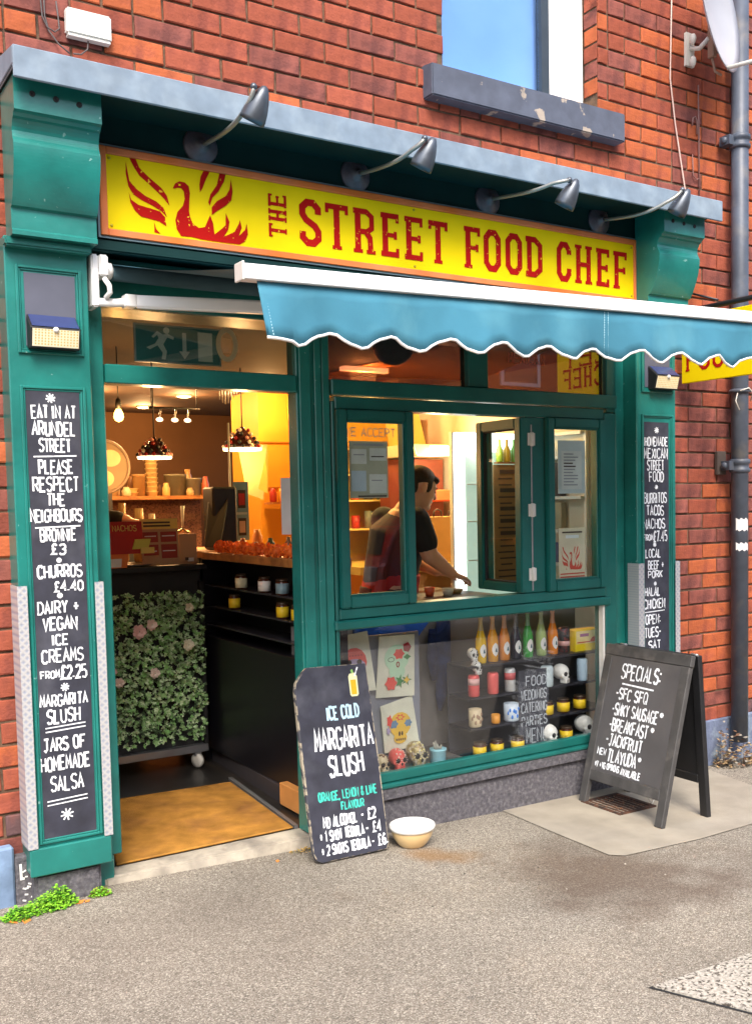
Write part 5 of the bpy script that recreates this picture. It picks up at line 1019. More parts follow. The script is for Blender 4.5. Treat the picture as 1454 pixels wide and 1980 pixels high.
for x, r, h, m, lb in ((2.79, .085, .17, mat('grey_green_tub', (.18, .17, .11), .5), 'grey green lidded tub on the plank shelf'), (2.93, .070, .14, mat('grey_tub', (.26, .23, .16), .5), 'grey printed tub right of the green one'), (3.02, .04, .10, mat('amber_tub', (.6, .3, .06), .4), 'small amber tub at the right end of the plank shelf'), (2.50, .05, .17, mat('bag_brown', (.38, .22, .08), .7), 'brown bag of flour behind the tubs')):
    solo('storage_tub', lb, 'tub', G().lathe([(r * .9, 0), (r, h * .9), (r * 1.05, h * .91), (r * 1.05, h), (.0001, h)], (x, 4.05, 1.581), 18), m, loc=(x, 4.05, 1.581))
stackc(3.0, 3.7, 1.255, .045, 7, .04, mat('orange_jar', (.55, .28, .06), .5), 'stack of amber tubs beside the yellow wall corner')
t = thing('round_disc', 'big round cream and brown serving disc behind the left door jamb', 'serving disc', (1.78, 2.48, 1.75)); part('rim', G().lathe([(.165, -.015), (.172, 0), (.165, .015), (.150, .012), (.150, -.012)], (1.79, 2.5, 1.748), 32, axis=(0, -1, 0)), mat('brown_rim', (.30, .20, .12), .5), t)
part('plate', G().lathe([(.0001, 0), (.150, 0), (.150, .008)], (1.79, 2.5, 1.748), 32, axis=(0, -1, 0)), mat('umber_face', (.28, .19, .09), .6), t)
g = G()
for cx_, cz_, rx_, rz_, a_ in ((1.835, 1.80, .065, .052, 0), (1.765, 1.82, .05, .04, 0), (1.80, 1.675, .055, .05, 0)):
    n = 22; g.face([(cx_ + rx_ * math.cos(2 * PI * i / n), 2.489 - cx_ * .001, cz_ + rz_ * math.sin(2 * PI * i / n)) for i in range(n)])
part('cream_pattern', g, mat('cream_face', (.70, .55, .26), .6), t, fix=False); part('stand', G().box(1.74, 1.84, 2.49, 2.53, 1.22, 1.585), BLACK, t)
solo('back_counter', 'black back counter under the round disc', 'counter', G().box(1.3, 1.95, 2.4, 2.7, FZ, 1.219), BLACKM, loc=(1.6, 2.5, FZ))

# ---------------------------------------------------------------- exit sign and numerals in the door transom
ES = thing('exit_sign', 'green fire exit sign with running man, arrow and door, seen through the transom', 'exit sign', (1.43, .10, 2.13))
part('panel', G().box(1.262, 1.602, .104, .11, 2.068, 2.205), mat('exit_green', (.03, .20, .21), .4), ES); g = G(); ex = lambda pts: g.prism(pts, (1.262, .1032, 2.068), X3, Z3, NY, .0006)
part('edge', frame(1.256, 1.608, 2.062, 2.211, .006, .101, .112), mat('pale_acrylic', (.34, .40, .40), .3), ES)
ex([(.04, .052), (.055, .045), (.085, .062), (.105, .035), (.10, .01), (.115, .008), (.122, .04), (.108, .068), (.125, .095), (.15, .088), (.152, .098), (.128, .11), (.108, .105), (.085, .118), (.062, .095), (.07, .09), (.086, .103), (.09, .09), (.075, .068)]); n = 10; ex([(.122 + .013 * math.cos(2 * PI * i / n), .122 + .013 * math.sin(2 * PI * i / n)) for i in range(n)])
ex([(.186, .118), (.202, .118), (.202, .045), (.216, .045), (.194, .014), (.172, .045), (.186, .045)]); ex([(.25, .01), (.31, .01), (.31, .125), (.25, .125)])
part('pictogram', g, mat('pale_exit_print', (.60, .72, .70), .5), ES, fix=False)
g = G(); n = 22; O_ = [(1.592 + .036 * math.cos(2 * PI * i / n), 2.135 + .058 * math.sin(2 * PI * i / n) * (1 if abs(math.sin(2 * PI * i / n)) < .9 else 1)) for i in range(n)]
g.ribbon(O_ + [O_[0]], .020, (0, -.0012, 0), X3, Z3, NY); solo('glass_numeral', 'cream figure 0 stuck on the transom glass beside the exit sign', 'numeral', g, mat('cream_vinyl', (.30, .24, .12), .5), fix=False, loc=(1.592, 0, 2.135))
g = G(); text(g, 'MEXICAN', (0, -.0015, 0), X3, Z3, NY, 3.0, 3.22, 2.175, .045, .0045, jit=0); solo('glass_lettering', 'faint pink word MEXICAN on the right window transom', 'lettering', g, mat('faint_pink_vinyl', (.32, .10, .08), .4), fix=False, loc=(3.1, 0, 2.18))
t = thing('globe_lamp', 'dull round globe lamp behind the left window transom', 'globe lamp', (2.55, .35, 2.25)); part('globe', G().ball((2.50, .22, 2.215), .095, n=20, m=12, sc=(1, 1, .85)), mat('dull_globe', (.16, .10, .07), .3), t); part('stem', G().tube([(2.50, .22, 2.28), (2.50, .22, CZ)], .01, 8), BLACK, t)

# more goods on the counters and shelf deep inside
rr = random.Random(77)
for i, (x, y, z, r, h, c, lb) in enumerate((
    (2.12, 4.02, 1.581, .035, .12, (.55, .33, .10), 'amber jar at the left end of the plank shelf'), (2.21, 4.0, 1.581, .03, .16, (.35, .16, .05), 'brown bottle at the left end of the plank shelf'), (2.37, 3.95, 1.581, .035, .07, (.62, .50, .28), 'low cream bowl before the tub stack'),
    (2.68, 3.95, 1.581, .03, .10, (.60, .42, .14), 'mustard pot between the tub stack and grey tubs'), (2.86, 3.92, 1.581, .03, .06, (.50, .35, .15), 'small ochre pot before the grey tubs'), (3.00, 3.95, 1.581, .028, .15, (.45, .10, .05), 'red sauce bottle near the right end of the plank shelf'),
    (1.52, 1.62, 1.191, .03, .16, (.70, .60, .42), 'pale bottle behind the red card on the trolley counter'), (1.74, 1.66, 1.191, .035, .30, (.62, .46, .22), 'tall cream shaker behind the price list'), (1.79, 1.60, 1.191, .028, .27, (.75, .66, .50), 'white topped shaker behind the price list'), (1.66, 1.7, 1.191, .03, .33, (.50, .30, .12), 'tall brown bottle between the menus'),
    (2.13, .40, 1.257, .022, .11, (.70, .66, .58), 'white tealight holder by the notice'), (2.30, 1.62, 1.257, .04, .06, (.75, .70, .60), 'white bowl beside the blue banner'), (2.40, 1.60, 1.257, .03, .10, (.55, .20, .05), 'orange pot right of the blue banner'))):
    solo('tableware', lb, 'tableware', G().lathe([(r * .85, 0), (r, h * .08), (r, h * .6), (r * .7, h * .78), (r * .6, h), (.0001, h)], (x, y, z), 14), mat('ware%d' % i, c, .35), loc=(x, y, z))
g = G(); rr = random.Random(5)
for i in range(7):
    a = i * .25; g.tube([(2.60 + .02 * i, 2.6, 2.33), (2.60 + .02 * i, 2.6, 2.20 - .03 * math.sin(a * 3))], .004, 5)
solo('hanging_utensils', 'cluster of thin utensils hanging from the ceiling by the yellow wall', 'utensils', g, mat('steel', (.4, .4, .4)), loc=(2.66, 2.6, 2.25))

# tile joints and a small shelf on the yellow wall
for z in (.75, 1.18, 1.62, 1.95): solo('wall_trim', ('lowest', 'second', 'third', 'top')[(.75, 1.18, 1.62, 1.95).index(z)] + ' thin ochre trim line along the yellow kitchen wall', 'trim', G().box(3.072, 4.04, 3.036, 3.048, z, z + .008), mat('ochre_joint', (.40, .16, .01), .7), loc=(3.5, 3.04, z))
t = thing('wall_shelf', 'small shelf of red and amber pots on the yellow wall behind the banner', 'shelf', (3.2, 2.95, 1.5)); part('board', G().box(3.09, 3.36, 2.88, 3.03, 1.50, 1.515), WOOD, t)
rr = random.Random(31)
for i in range(4): solo('spice_pot', ('dark red', 'amber', 'brown', 'cream')[i] + ' spice pot on the small shelf of the yellow wall', 'pot', G().lathe([(.022, 0), (.026, .01), (.026, .07), (.018, .085), (.018, .10), (.0001, .10)], (3.12 + i * .065, 2.94, 1.5155), 12), mat('spice%d' % i, ((.30, .02, .01), (.65, .30, .03), (.18, .07, .02), (.75, .62, .40))[i], .3), loc=(3.12 + i * .065, 2.94, 1.5155))
for i in range(9):
    x = 2.02 + i * .115; y = 4.18; z = 1.581; r = rr.uniform(.025, .04); h = rr.uniform(.09, .22); c = rr.choice(((.8, .66, .40), (.5, .26, .08), (.72, .45, .12), (.25, .12, .05), (.8, .72, .58)))
    solo('shelf_jar', ('first', 'second', 'third', 'fourth', 'fifth', 'sixth', 'seventh', 'eighth', 'last')[i] + ' jar from the left in the back row of the plank shelf', 'jar', G().lathe([(r, 0), (r, h * .75), (r * .7, h * .85), (r * .75, h), (.0001, h)], (x, y, z), 12), mat('sj%d' % i, c, .3), loc=(x, y, z))

# ---------------------------------------------------------------- kitchen behind the serving window
t = thing('drinks_fridge', 'tall bright drinks fridge with glowing white header in the serving window', 'fridge', (3.7, 1.2, FZ))
g = G(); g.box(3.40, 4.03, 1.06, 1.10, FZ, 1.905); part('cabinet', g, mat('fridge_grey', (.55, .58, .56), .4), t, .006)
part('header', G().box(3.405, 4.03, 1.025, 1.059, 1.79, 1.90), LITC, t, .004); part('light_strip', G().box(3.405, 3.475, 1.04, 1.059, .75, 1.785), LITC, t, .003)
part('door_glass', G().box(3.48, 4.03, 1.045, 1.059, .75, 1.785), mat('fridge_interior', (.38, .42, .36), .25, var=.2, scale=5, emit=(.55, .8, .65), estr=.22), t)
for z in (1.60, 1.38, 1.15): part('shelf', G().box(3.485, 4.02, 1.036, 1.044, z - .006, z), OFFW, t)
plight('glow', (3.6, .98, 1.84), 1.2, (.9, 1, .95), .1, t)
for i, (x, c) in enumerate(((3.70, (.45, .55, .05)), (3.755, (.55, .30, .02)), (3.81, (.12, .4, .08)), (3.865, (.65, .5, .04)))):
    solo('bottle', ('yellow green bottle, leftmost above the menu board', 'amber bottle above the menu board', 'green bottle above the menu board', 'yellow bottle, rightmost above the menu board')[i], 'bottle', G().lathe([(.02, 0), (.022, .004), (.022, .07), (.008, .10), (.008, .135), (.0001, .135)], (x, 1.0, 1.728), 12), mat('fb%d' % i, c, .15), group='bottles above the menu board', loc=(x, 1.0, 1.728))
solo('bottle_ledge', 'thin ledge carrying the bottles above the menu board', 'ledge', G().box(3.67, 3.90, .985, 1.018, 1.718, 1.7275), WOOD, loc=(3.78, 1.0, 1.72))
tl = []; rr = random.Random(9); MB1 = mat('brown_menu_board', (.33, .185, .075), .7, var=.15, scale=5)
for k in range(19):
    c = .03 + k * .05; a = .1 + rr.uniform(0, .1)
    if k in (8, 10, 12, 15, 18): tl.append((.18, .95, c - .004, c + .028, INK))
    else: tl.append((a, .55 + rr.uniform(0, .2), c, c + .012, INK)); tl.append((.78, .93, c, c + .016, INK))
card('menu_board', 'brown wooden menu board with dark price lines seen through the open casement', 'menu board', 3.655, 3.885, .98, 1.712, 1.0, MB1, tl, th=.012)
t = thing('extractor_hood', 'cream lit extractor hood above the cook', 'cooker hood', (3.7, 1.9, 1.8)); g = G(); g.hexa([(3.60, 1.75, 1.80), (3.89, 1.75, 1.80), (3.89, 2.3, 1.80), (3.60, 2.3, 1.80)], [(3.60, 1.80, 1.88), (3.94, 1.80, 1.88), (3.94, 2.3, 1.88), (3.60, 2.3, 1.88)]); part('canopy', g, mat('cream_steel', (.72, .66, .48), .3, .2), t, .004)
part('duct', G().hexa([(3.66, 1.95, 1.881), (3.80, 1.95, 1.881), (3.80, 2.2, 1.881), (3.66, 2.2, 1.881)], [(3.58, 1.95, CZ), (3.68, 1.95, CZ), (3.68, 2.2, CZ), (3.58, 2.2, CZ)]), mat('mustard_duct', (.55, .40, .10), .4, .2), t); part('light', G().box(3.70, 3.86, 1.742, 1.7495, 1.81, 1.865), mat('lit_hood', (1, .95, .8), .5, emit=(1, .9, .6), estr=4), t); plight('glow', (3.72, 1.70, 1.76), 6, (1, .78, .4), .06, t)
plight('kitchen_glow', (3.1, 1.55, 2.27), 26, (1, .64, .18), .08)
t = thing('ceiling_batten', 'plain ceiling lamp above the kitchen side of the serving window', 'ceiling light', (3.1, 1.55, 2.3)); part('body', G().box(2.95, 3.25, 1.52, 1.58, 2.29, 2.315), LITW, t); part('end_cap', G().box(3.251, 3.26, 1.515, 1.585, 2.285, 2.318), OFFW, t)
t = thing('shelf_unit', 'yellow shelf unit with small goods seen behind the paper notices', 'shelving', (3.5, 2.4, FZ))
g = G(); g.box(3.10, 3.13, 2.35, 2.6, 1.0, 2.1); g.box(3.94, 3.97, 2.35, 2.6, 1.0, 2.1); part('side', g, YWALL, t); part('back', G().box(3.131, 3.939, 2.58, 2.60, 1.0, 2.1), mat('deep_yellow', (.62, .36, .03), .6), t)
for z in (1.32, 1.52, 1.70, 1.88): part('shelf', G().box(3.131, 3.939, 2.36, 2.579, z - .012, z), mat('pale_yellow_shelf', (.76, .55, .16), .5), t)
goods = [((.05, .05, .05), .10), ((.45, .03, .02), .09), ((.10, .13, .10), .11), ((.6, .1, .03), .07), ((.2, .22, .2), .12), ((.65, .6, .5), .08), ((.08, .08, .10), .12)]
for z in (1.321, 1.521, 1.701):
    for i in range(7):
        c, h = goods[(i * 3 + int(z * 10)) % 7]; x = 3.20 + i * .105; solo('goods_tin', '%s tin on the %s yellow kitchen shelf, %s from the left' % (('black', 'red', 'dark green', 'orange', 'grey', 'cream', 'navy')[(i * 3 + int(z * 10)) % 7], {13: 'lowest', 15: 'middle', 17: 'top'}[int(z * 10)], ('first', 'second', 'third', 'fourth', 'fifth', 'sixth', 'last')[i]), 'tin', G().lathe([(.03, 0), (.03, h), (.0001, h)], (x, 2.44, z), 12), mat('goods%d' % ((i * 3 + int(z * 10)) % 7), c, .4), group='tins on the yellow kitchen shelves', loc=(x, 2.44, z))
# bag and red tray behind the cook
t = thing('paper_carrier', 'brown paper carrier bag with handles behind the cook', 'paper bag', (3.74, 1.72, 1.1)); part('bag', G().box(3.60, 3.93, 1.70, 1.85, 1.10, 1.40), mat('brown_bag', (.42, .23, .07), .7), t, .004)
for x in (3.68, 3.80): part('handle', G().tube([(x, 1.695, 1.40), (x + .005, 1.695, 1.435), (x + .03, 1.695, 1.45), (x + .06, 1.695, 1.435), (x + .065, 1.695, 1.40)], .005, 6), INK, t)
solo('worktop', 'steel worktop behind the cook under the paper carrier', 'worktop', G().box(3.1, 4.04, 1.65, 2.3, 1.05, 1.099), mat('mustard_duct', (.55, .4, .1)), loc=(3.6, 2, 1.05)); solo('red_lid', 'orange red tray on the shelf above the carrier bag', 'tray', G().box(3.70, 4.0, 1.86, 2.0, 1.50, 1.58), mat('red_tray', (.80, .10, .03), .5), .01, loc=(3.8, 1.9, 1.5)); solo('dark_oven', 'dark red brown cooker back beneath the hood', 'cooker', G().box(3.66, 4.0, 2.05, 2.34, 1.10, 1.79), mat('dark_red_panel', (.22, .05, .03), .5, var=.3, scale=5), loc=(3.6, 2.2, 1.1))
solo('prep_table', 'dark prep table under the serving window', 'table', G().box(2.85, 3.38, .55, 1.25, .90, .985), mat('dark_slate_top', (.06, .045, .035), .5), .004, loc=(3.1, .8, .9))
for x, y, r, h, c, lb in ((3.12, .72, .035, .04, (.75, .68, .5), 'small cream bowl on the prep table below the cook'), (3.22, .80, .05, .025, (.45, .28, .10), 'flat brown tray of food on the prep table'), (3.02, .75, .03, .05, (.7, .1, .03), 'small red pot on the prep table')):
    solo('prep_bowl', lb, 'bowl', G().lathe([(r * .7, 0), (r, h), (r * .93, h), (.0001, h * .4)], (x, y, .986), 16), mat('pb' + str(c), c, .4), loc=(x, y, .986))
# right inner wall: white shelf frame
t = thing('wall_rack', 'white rack with dark shelves on the inner wall behind the right casement', 'rack', (4.04, .75, 1.0))
g = G(); g.box(4.025, 4.049, .985, 1.0, .95, 1.93); g.box(4.025, 4.049, .60, .62, .95, 1.93)
for z in (1.88, 1.74, 1.5, 1.30, 1.10): g.box(4.0, 4.049, .62, .985, z, z + .018)
part('frame', g, WHITE, t)
for z, h, m in ((1.52, .2, mat('dark_box_files', (.04, .035, .035), .5)), (1.32, .16, mat('beige_box_files', (.42, .36, .25), .6)), (1.12, .12, mat('navy_box', (.04, .08, .18), .5))): part('box_file', G().box(4.005, 4.045, .80, .975, z, z + h), m, t, .002)
# notices on the glass
card('notice', 'large translucent notice sheet taped inside the left casement', 'notice', 2.122, 2.312, 1.52, 1.765, -.0185, mat('grey_white_notice', (.50, .50, .40), .7), [(.04, .44, .60, .86, PAPER), (.52, .96, .66, .88, PAPER), (.04, .42, .12, .48, mat('pale_blue_sheet', (.55, .65, .78), .7)), (.5, .96, .08, .42, PAPER), (.1, .9, .92, .95, mat('grey_print', (.35, .36, .4), .8)), (.56, .9, .72, .74, INK), (.56, .85, .3, .32, mat('grey_print', (.3, .3, .3))), (.1, .38, .75, .77, mat('grey_print', (.3, .3, .3))), (.2, .95, .02, .045, INK)], th=.002)
g = G(); text(g, 'WE ACCEPT', (0, -.0195, 0), X3, Z3, NY, 2.105, 2.350, 1.803, .035, .0045, jit=.2); solo('glass_lettering', 'faint white lettering across the top of the left casement', 'lettering', g, mat('frosted_vinyl', (.55, .55, .58), .6), fix=False, loc=(2.2, -.02, 1.8))
card('notice', 'white printed notice in a clear sleeve on the right casement', 'notice', 3.285, 3.462, 1.528, 1.79, -.0185, mat('pale_blue_white', (.60, .68, .72), .4), [(.12, .86, .08, .80, PAPER)] + [(.2, .2 + .55 * rr.uniform(.6, 1), .15 + k * .058, .175 + k * .058, INK if k in (6, 7) else mat('grey_print', (.3, .3, .3))) for k in range(11)], th=.002)
PH = card('poster', 'small cream poster with red phoenix on the right casement', 'poster', 3.285, 3.458, 1.10, 1.357, -.0185, mat('cream_poster', (.66, .58, .42), .6), [(.04, .96, .10, .125, mat('faded_red', (.55, .07, .04), .6)), (.04, .96, .04, .065, mat('faded_red', (.55, .07, .04))), (.12, .88, .90, .93, INK), (.25, .75, .80, .86, PAPER)], th=.002)
g = G()
for i, P in enumerate(PHX):
    Q = [(3.30 + (x - 1.18) * .285, 1.145 + (z - 2.50) * .44) for x, z in P]; g.mesh([(x, -.0206 - i * .0001, z) for x, z in Q], tessellate_polygon([[Vector((x, z, 0)) for x, z in Q]]))
part('phoenix_print', g, mat('faded_red', (.55, .07, .04)), PH, fix=False)

# ---------------------------------------------------------------- people
SKIN = mat('skin', (.72, .40, .26), .5, var=.06, scale=20)
def flesh(name, g, m, parent, vox=.007, it=6):
    o = part(name, g, m, parent, fix=True); r = o.modifiers.new('fuse', 'REMESH'); r.mode = 'VOXEL'; r.voxel_size = vox; r.use_smooth_shade = True
    s = o.modifiers.new('soft', 'SMOOTH'); s.factor = .5; s.iterations = it; return o
def limb(g, pts, rad, n=12):
    P = []; R = []
    for i in range(len(pts) - 1):
        a, b = Vector(pts[i]), Vector(pts[i + 1])
        for k in range(5): t = k / 5; P.append(a.lerp(b, t)); R.append(rad[i] + (rad[i + 1] - rad[i]) * t)
    P.append(Vector(pts[-1])); R.append(rad[-1]); g.tube(P, R, n)
    for p, r in zip(pts, rad): g.ball(p, r, n=12, m=8)
def hand(g, w, d, up, s=1):
    """palm and five fingers from wrist w pointing along d, palm normal up"""
    w = Vector(w); d = Vector(d).normalized(); up = Vector(up); sd = d.cross(up).normalized(); up = sd.cross(d).normalized()
    for k in range(4): g.tube([w + sd * (k - 1.5) * .012 * s, w + d * .085 * s + sd * (k - 1.5) * .019 * s], [.014 * s, .0125 * s], 8)
    for k, (L_, b_) in enumerate(((.062, .5), (.075, .42), (.070, .48), (.055, .6))):
        p0 = w + d * .082 * s + sd * (k - 1.5) * .020 * s; p1 = p0 + (d - up * b_ * .3).normalized() * L_ * .45 * s; p2 = p1 + (d - up * b_ * 1.1).normalized() * L_ * .32 * s; p3 = p2 + (d * .6 - up * b_ * 2).normalized() * L_ * .28 * s
        g.tube([p0, p1, p2, p3], [.0085 * s, .008 * s, .0075 * s, .006 * s], 8)
    p0 = w + d * .025 * s - sd * .026 * s; p1 = p0 + (d * .6 - sd * .8).normalized() * .035 * s; p2 = p1 + (d * .9 - sd * .3 - up * .3).normalized() * .032 * s; g.tube([p0, p1, p2], [.013 * s, .010 * s, .007 * s], 8)
def head(g, c, f, upv, s=1):
    """skull, jaw, nose, brow, ears about centre c, facing f"""
    c = Vector(c); f = Vector(f).normalized(); u = (Vector(upv) - f * Vector(upv).dot(f)).normalized(); r = f.cross(u)
    P = lambda a, b, d: c + f * a * s + u * b * s + r * d * s
    def el(p, ra, rb, rc):
        b0 = len(g.v); g.ball((0, 0, 0), 1, n=18, m=12)
        for i in range(b0, len(g.v)): x, y, z = g.v[i]; q = p + f * x * ra * s + r * y * rb * s + u * z * rc * s; g.v[i] = tuple(q)
    el(P(-.012, .035, 0), .096, .076, .088); el(P(.03, -.015, 0), .062, .062, .085); el(P(.046, -.075, 0), .040, .042, .036); el(P(.078, -.088, 0), .018, .022, .018)
    el(P(.070, .028, 0), .024, .052, .012)
    g.tube([P(.085, .015, 0), P(.106, -.022, 0), P(.098, -.030, 0)], [.009 * s, .0145 * s, .011 * s], 8)
    el(P(.083, -.050, 0), .013, .026, .006); el(P(.081, -.062, 0), .012, .023, .0065)
    for k in (-1, 1): el(P(-.008, -.010, .078 * k), .019, .008, .030); el(P(.066, -.02, .034 * k), .018, .018, .018)
    return P, f, u, r
CK = thing('person', 'cook in a black T-shirt and red apron bending over the counter inside the serving window', 'person', (3.02, 1.05, FZ))
g = G(); hc = Vector((3.135, 1.0, 1.575)); P, f, u, r = head(g, hc, (1, -.16, -.42), (.25, 0, 1), 1.0)
nk = Vector((3.045, 1.03, 1.45)); limb(g, [tuple(hc + Vector((-.02, .01, -.04))), tuple(nk)], [.055, .060])
pel = Vector((2.975, 1.13, 1.00)); 
g.tube([pel, pel.lerp(nk, .35), pel.lerp(nk, .7), nk], [.135, .14, .155, .07], 16)
shN, shF = Vector((3.03, .88, 1.395)), Vector((3.02, 1.22, 1.40))
limb(g, [tuple(shN), (3.10, .86, 1.20), (3.255, .87, 1.09)], [.062, .050, .030]); hand(g, (3.255, .87, 1.09), (.9, .05, -.35), (.2, 0, 1))
limb(g, [tuple(shF), (3.14, 1.25, 1.19), (3.30, 1.10, 1.09)], [.062, .050, .030]); hand(g, (3.30, 1.10, 1.09), (.9, -.2, -.3), (.2, 0, 1))
for k in (-1, 1): limb(g, [(2.97, 1.13 + k * .09, 1.0), (2.98, 1.12 + k * .10, .58), (2.96, 1.12 + k * .10, .19)], [.095, .065, .045]); limb(g, [(2.96, 1.12 + k * .1, .155), (3.09, 1.12 + k * .11, .135)], [.045, .035])
flesh('body', g, SKIN, CK, .0065)
g = G(); g.tube([pel + Vector((0, 0, -.06)), pel.lerp(nk, .35), pel.lerp(nk, .72), nk - (nk - pel).normalized() * .02], [.152, .158, .172, .080], 18)
limb(g, [tuple(shN), (3.078, .867, 1.275)], [.078, .070]); limb(g, [tuple(shF), (3.13, 1.245, 1.28)], [.078, .070]); flesh('t_shirt', g, mat('black_tshirt', (.018, .017, .02), .85), CK, .010, 4)
g = G(); g.tube([(2.99, 1.12, .62), (2.99, 1.12, 1.0), (3.005, 1.10, 1.12)], [.172, .166, .160], 18); flesh('apron', g, mat('red_apron', (.42, .015, .015), .8), CK, .012, 4)
g = G(); g.tube([(2.97, 1.13, 1.03), (2.97, 1.13, .93)], [.15, .155], 16)
for k in (-1, 1): limb(g, [(2.97, 1.13 + k * .09, .96), (2.98, 1.12 + k * .10, .58), (2.96, 1.12 + k * .10, .20)], [.11, .082, .062])
flesh('trousers', g, mat('dark_trousers', (.02, .02, .03), .85), CK, .012, 4)
g = G(); rr = random.Random(8)
def el2(g, p, f, r, u, a, b, c_):
    b0 = len(g.v); g.ball((0, 0, 0), 1, n=20, m=14)
    for i in range(b0, len(g.v)): x, y, z = g.v[i]; g.v[i] = tuple(p + f * x * a + r * y * b + u * z * c_)
el2(g, P(-.020, .048, 0), f, r, u, .095, .079, .080)
el2(g, P(-.058, -.002, 0), f, r, u, .050, .066, .060)
for k in (-1, 1): el2(g, P(.020, .014, .064 * k), f, r, u, .020, .014, .034); el2(g, P(.056, .070, .028 * k), f, r, u, .028, .034, .022)
flesh('hair', g, mat('dark_brown_hair', (.035, .022, .014), .75, var=.4, scale=60, bump=1, bscale=160), CK, .006, 2)
for k in (-1, 1): part('eye', G().ball(P(.079, .006, .030 * k), .0085, n=10, m=7), mat('dark_eye', (.03, .02, .015), .2), CK)
g = G()
for k in (-1, 1): g.tube([P(.088, .026, .015 * k), P(.090, .030, .030 * k), P(.078, .026, .046 * k)], .0035, 5)
part('eyebrows', g, mat('dark_brown_hair', (.03, .02, .01)), CK)
# second person, mostly hidden by the left pilaster
AS = thing('person', 'person in a black long sleeved top reaching over the trolley counter by the left jamb', 'person', (1.28, 2.0, FZ))
g = G(); hc = Vector((1.26, 1.98, 1.66)); P, f, u, r = head(g, hc, (.8, -.6, -.3), (0, 0, 1), 1.0); limb(g, [(1.25, 1.99, 1.61), (1.235, 2.02, 1.49)], [.055, .06]); g.tube([(1.22, 2.03, .98), (1.22, 2.03, 1.25), (1.225, 2.03, 1.40), (1.235, 2.02, 1.48)], [.14, .145, .15, .07], 16)
limb(g, [(1.34, 1.90, 1.40), (1.47, 1.70, 1.43), (1.64, 1.56, 1.43)], [.06, .05, .030]); hand(g, (1.64, 1.56, 1.43), (.9, -.3, -.15), (0, 0, 1)); limb(g, [(1.08, 2.12, 1.40), (1.05, 2.05, 1.15), (1.2, 1.90, 1.05)], [.06, .05, .03]); hand(g, (1.2, 1.90, 1.05), (.6, -.7, .1), (0, 0, 1))
for k in (-1, 1): limb(g, [(1.22 + k * .09, 2.04, .98), (1.22 + k * .10, 2.03, .58), (1.22 + k * .10, 2.04, .19)], [.095, .065, .045]); limb(g, [(1.22 + k * .1, 2.04, .155), (1.22 + k * .11, 1.92, .135)], [.045, .035])
flesh('body', g, SKIN, AS, .008)
g = G(); g.tube([(1.22, 2.03, .90), (1.22, 2.03, 1.25), (1.225, 2.03, 1.40), (1.235, 2.02, 1.47)], [.16, .165, .17, .08], 18); limb(g, [(1.34, 1.90, 1.40), (1.47, 1.70, 1.435), (1.60, 1.59, 1.432)], [.080, .072, .050]); limb(g, [(1.08, 2.12, 1.40), (1.05, 2.05, 1.15), (1.17, 1.93, 1.07)], [.08, .07, .045]); flesh('jumper', g, mat('black_jumper', (.012, .011, .013), .9), AS, .010, 4)
g = G()
for k in (-1, 1): limb(g, [(1.22 + k * .09, 2.04, .95), (1.22 + k * .10, 2.03, .58), (1.22 + k * .10, 2.04, .20)], [.11, .082, .06])
flesh('trousers', g, mat('dark_trousers', (.02, .02, .03)), AS, .012, 4)
g = G(); el2(g, P(-.024, .046, 0), f, r, u, .098, .084, .090); flesh('hair', g, mat('dark_brown_hair', (.03, .02, .01)), AS, .008, 3)

# ---------------------------------------------------------------- lower window display
GRB = mat('grey_display_board', (.22, .235, .28), .6, var=.1, scale=3)
solo('display_board', 'grey backing board behind the skull pictures in the lower window', 'board', G().box(2.06, 2.585, .185, .20, .27, .888), GRB, .002, loc=(2.3, .19, .27))
solo('window_ledge', 'grey ledge inside the bottom of the shop window', 'ledge', G().box(2.06, 3.75, .012, .42, .232, .262), mat('ledge_grey', (.16, .15, .14), .5), loc=(2.8, .2, .25))
solo('counter_back', 'plain grey brown back panel of the serving counter in the lower window', 'panel', G().box(2.05, 3.78, .43, .45, .10, .93), mat('counter_back_grey', (.25, .23, .22), .5, var=.12, scale=2), loc=(2.8, .44, .1))
solo('blue_clothing_stand_in', 'bright blue stand-in for a figure in blue clothes behind the pictures', 'cloth', G().hexa([(2.36, .405, .86), (2.70, .405, .80), (2.70, .425, .80), (2.36, .425, .86)], [(2.36, .405, .925), (2.84, .405, .945), (2.84, .425, .945), (2.36, .425, .925)]), mat('blue_clothing_stand_in', (.01, .09, .42), .8), .004, loc=(2.5, .41, .9))  # simple shape standing in for a figure's blue clothing
solo('navy_clothing_stand_in', 'navy stand-in for dark clothing beside the pictures behind the counter glass', 'cloth', G().tube([(2.86, .38, .90), (2.84, .375, .80), (2.855, .38, .66), (2.84, .385, .52), (2.835, .39, .44)], [.035, .05, .042, .030, .012], 10).tube([(2.80, .39, .86), (2.79, .385, .72), (2.80, .39, .60)], [.02, .032, .012], 10), mat('navy_clothing_stand_in', (.012, .03, .12), .85, var=.4, scale=20), 0, loc=(2.85, .4, .6))  # folds standing in for the darker clothing of the same figure
solo('side_batten', 'orange wooden batten at the right edge of the lower window', 'batten', G().box(3.70, 3.74, .06, .10, .262, .93), mat('orange_batten', (.55, .27, .03), .6), loc=(3.72, .08, .26))
SH = thing('display_steps', 'black stepped display rack in the lower window', 'display rack', (3.2, .2, .262))
for z, y in ((.706, .13), (.555, .12), (.408, .11), (.2635, .09)):
    part('step', G().box(2.79, 3.69, y - .05, .24, z - .012, z), mat('black_step', (.022, .022, .03), .3), SH, .001)
part('back_panel', G().box(2.79, 3.69, .245, .255, .264, .705), mat('slate_back', (.045, .047, .06), .6), SH)
g = G(); 
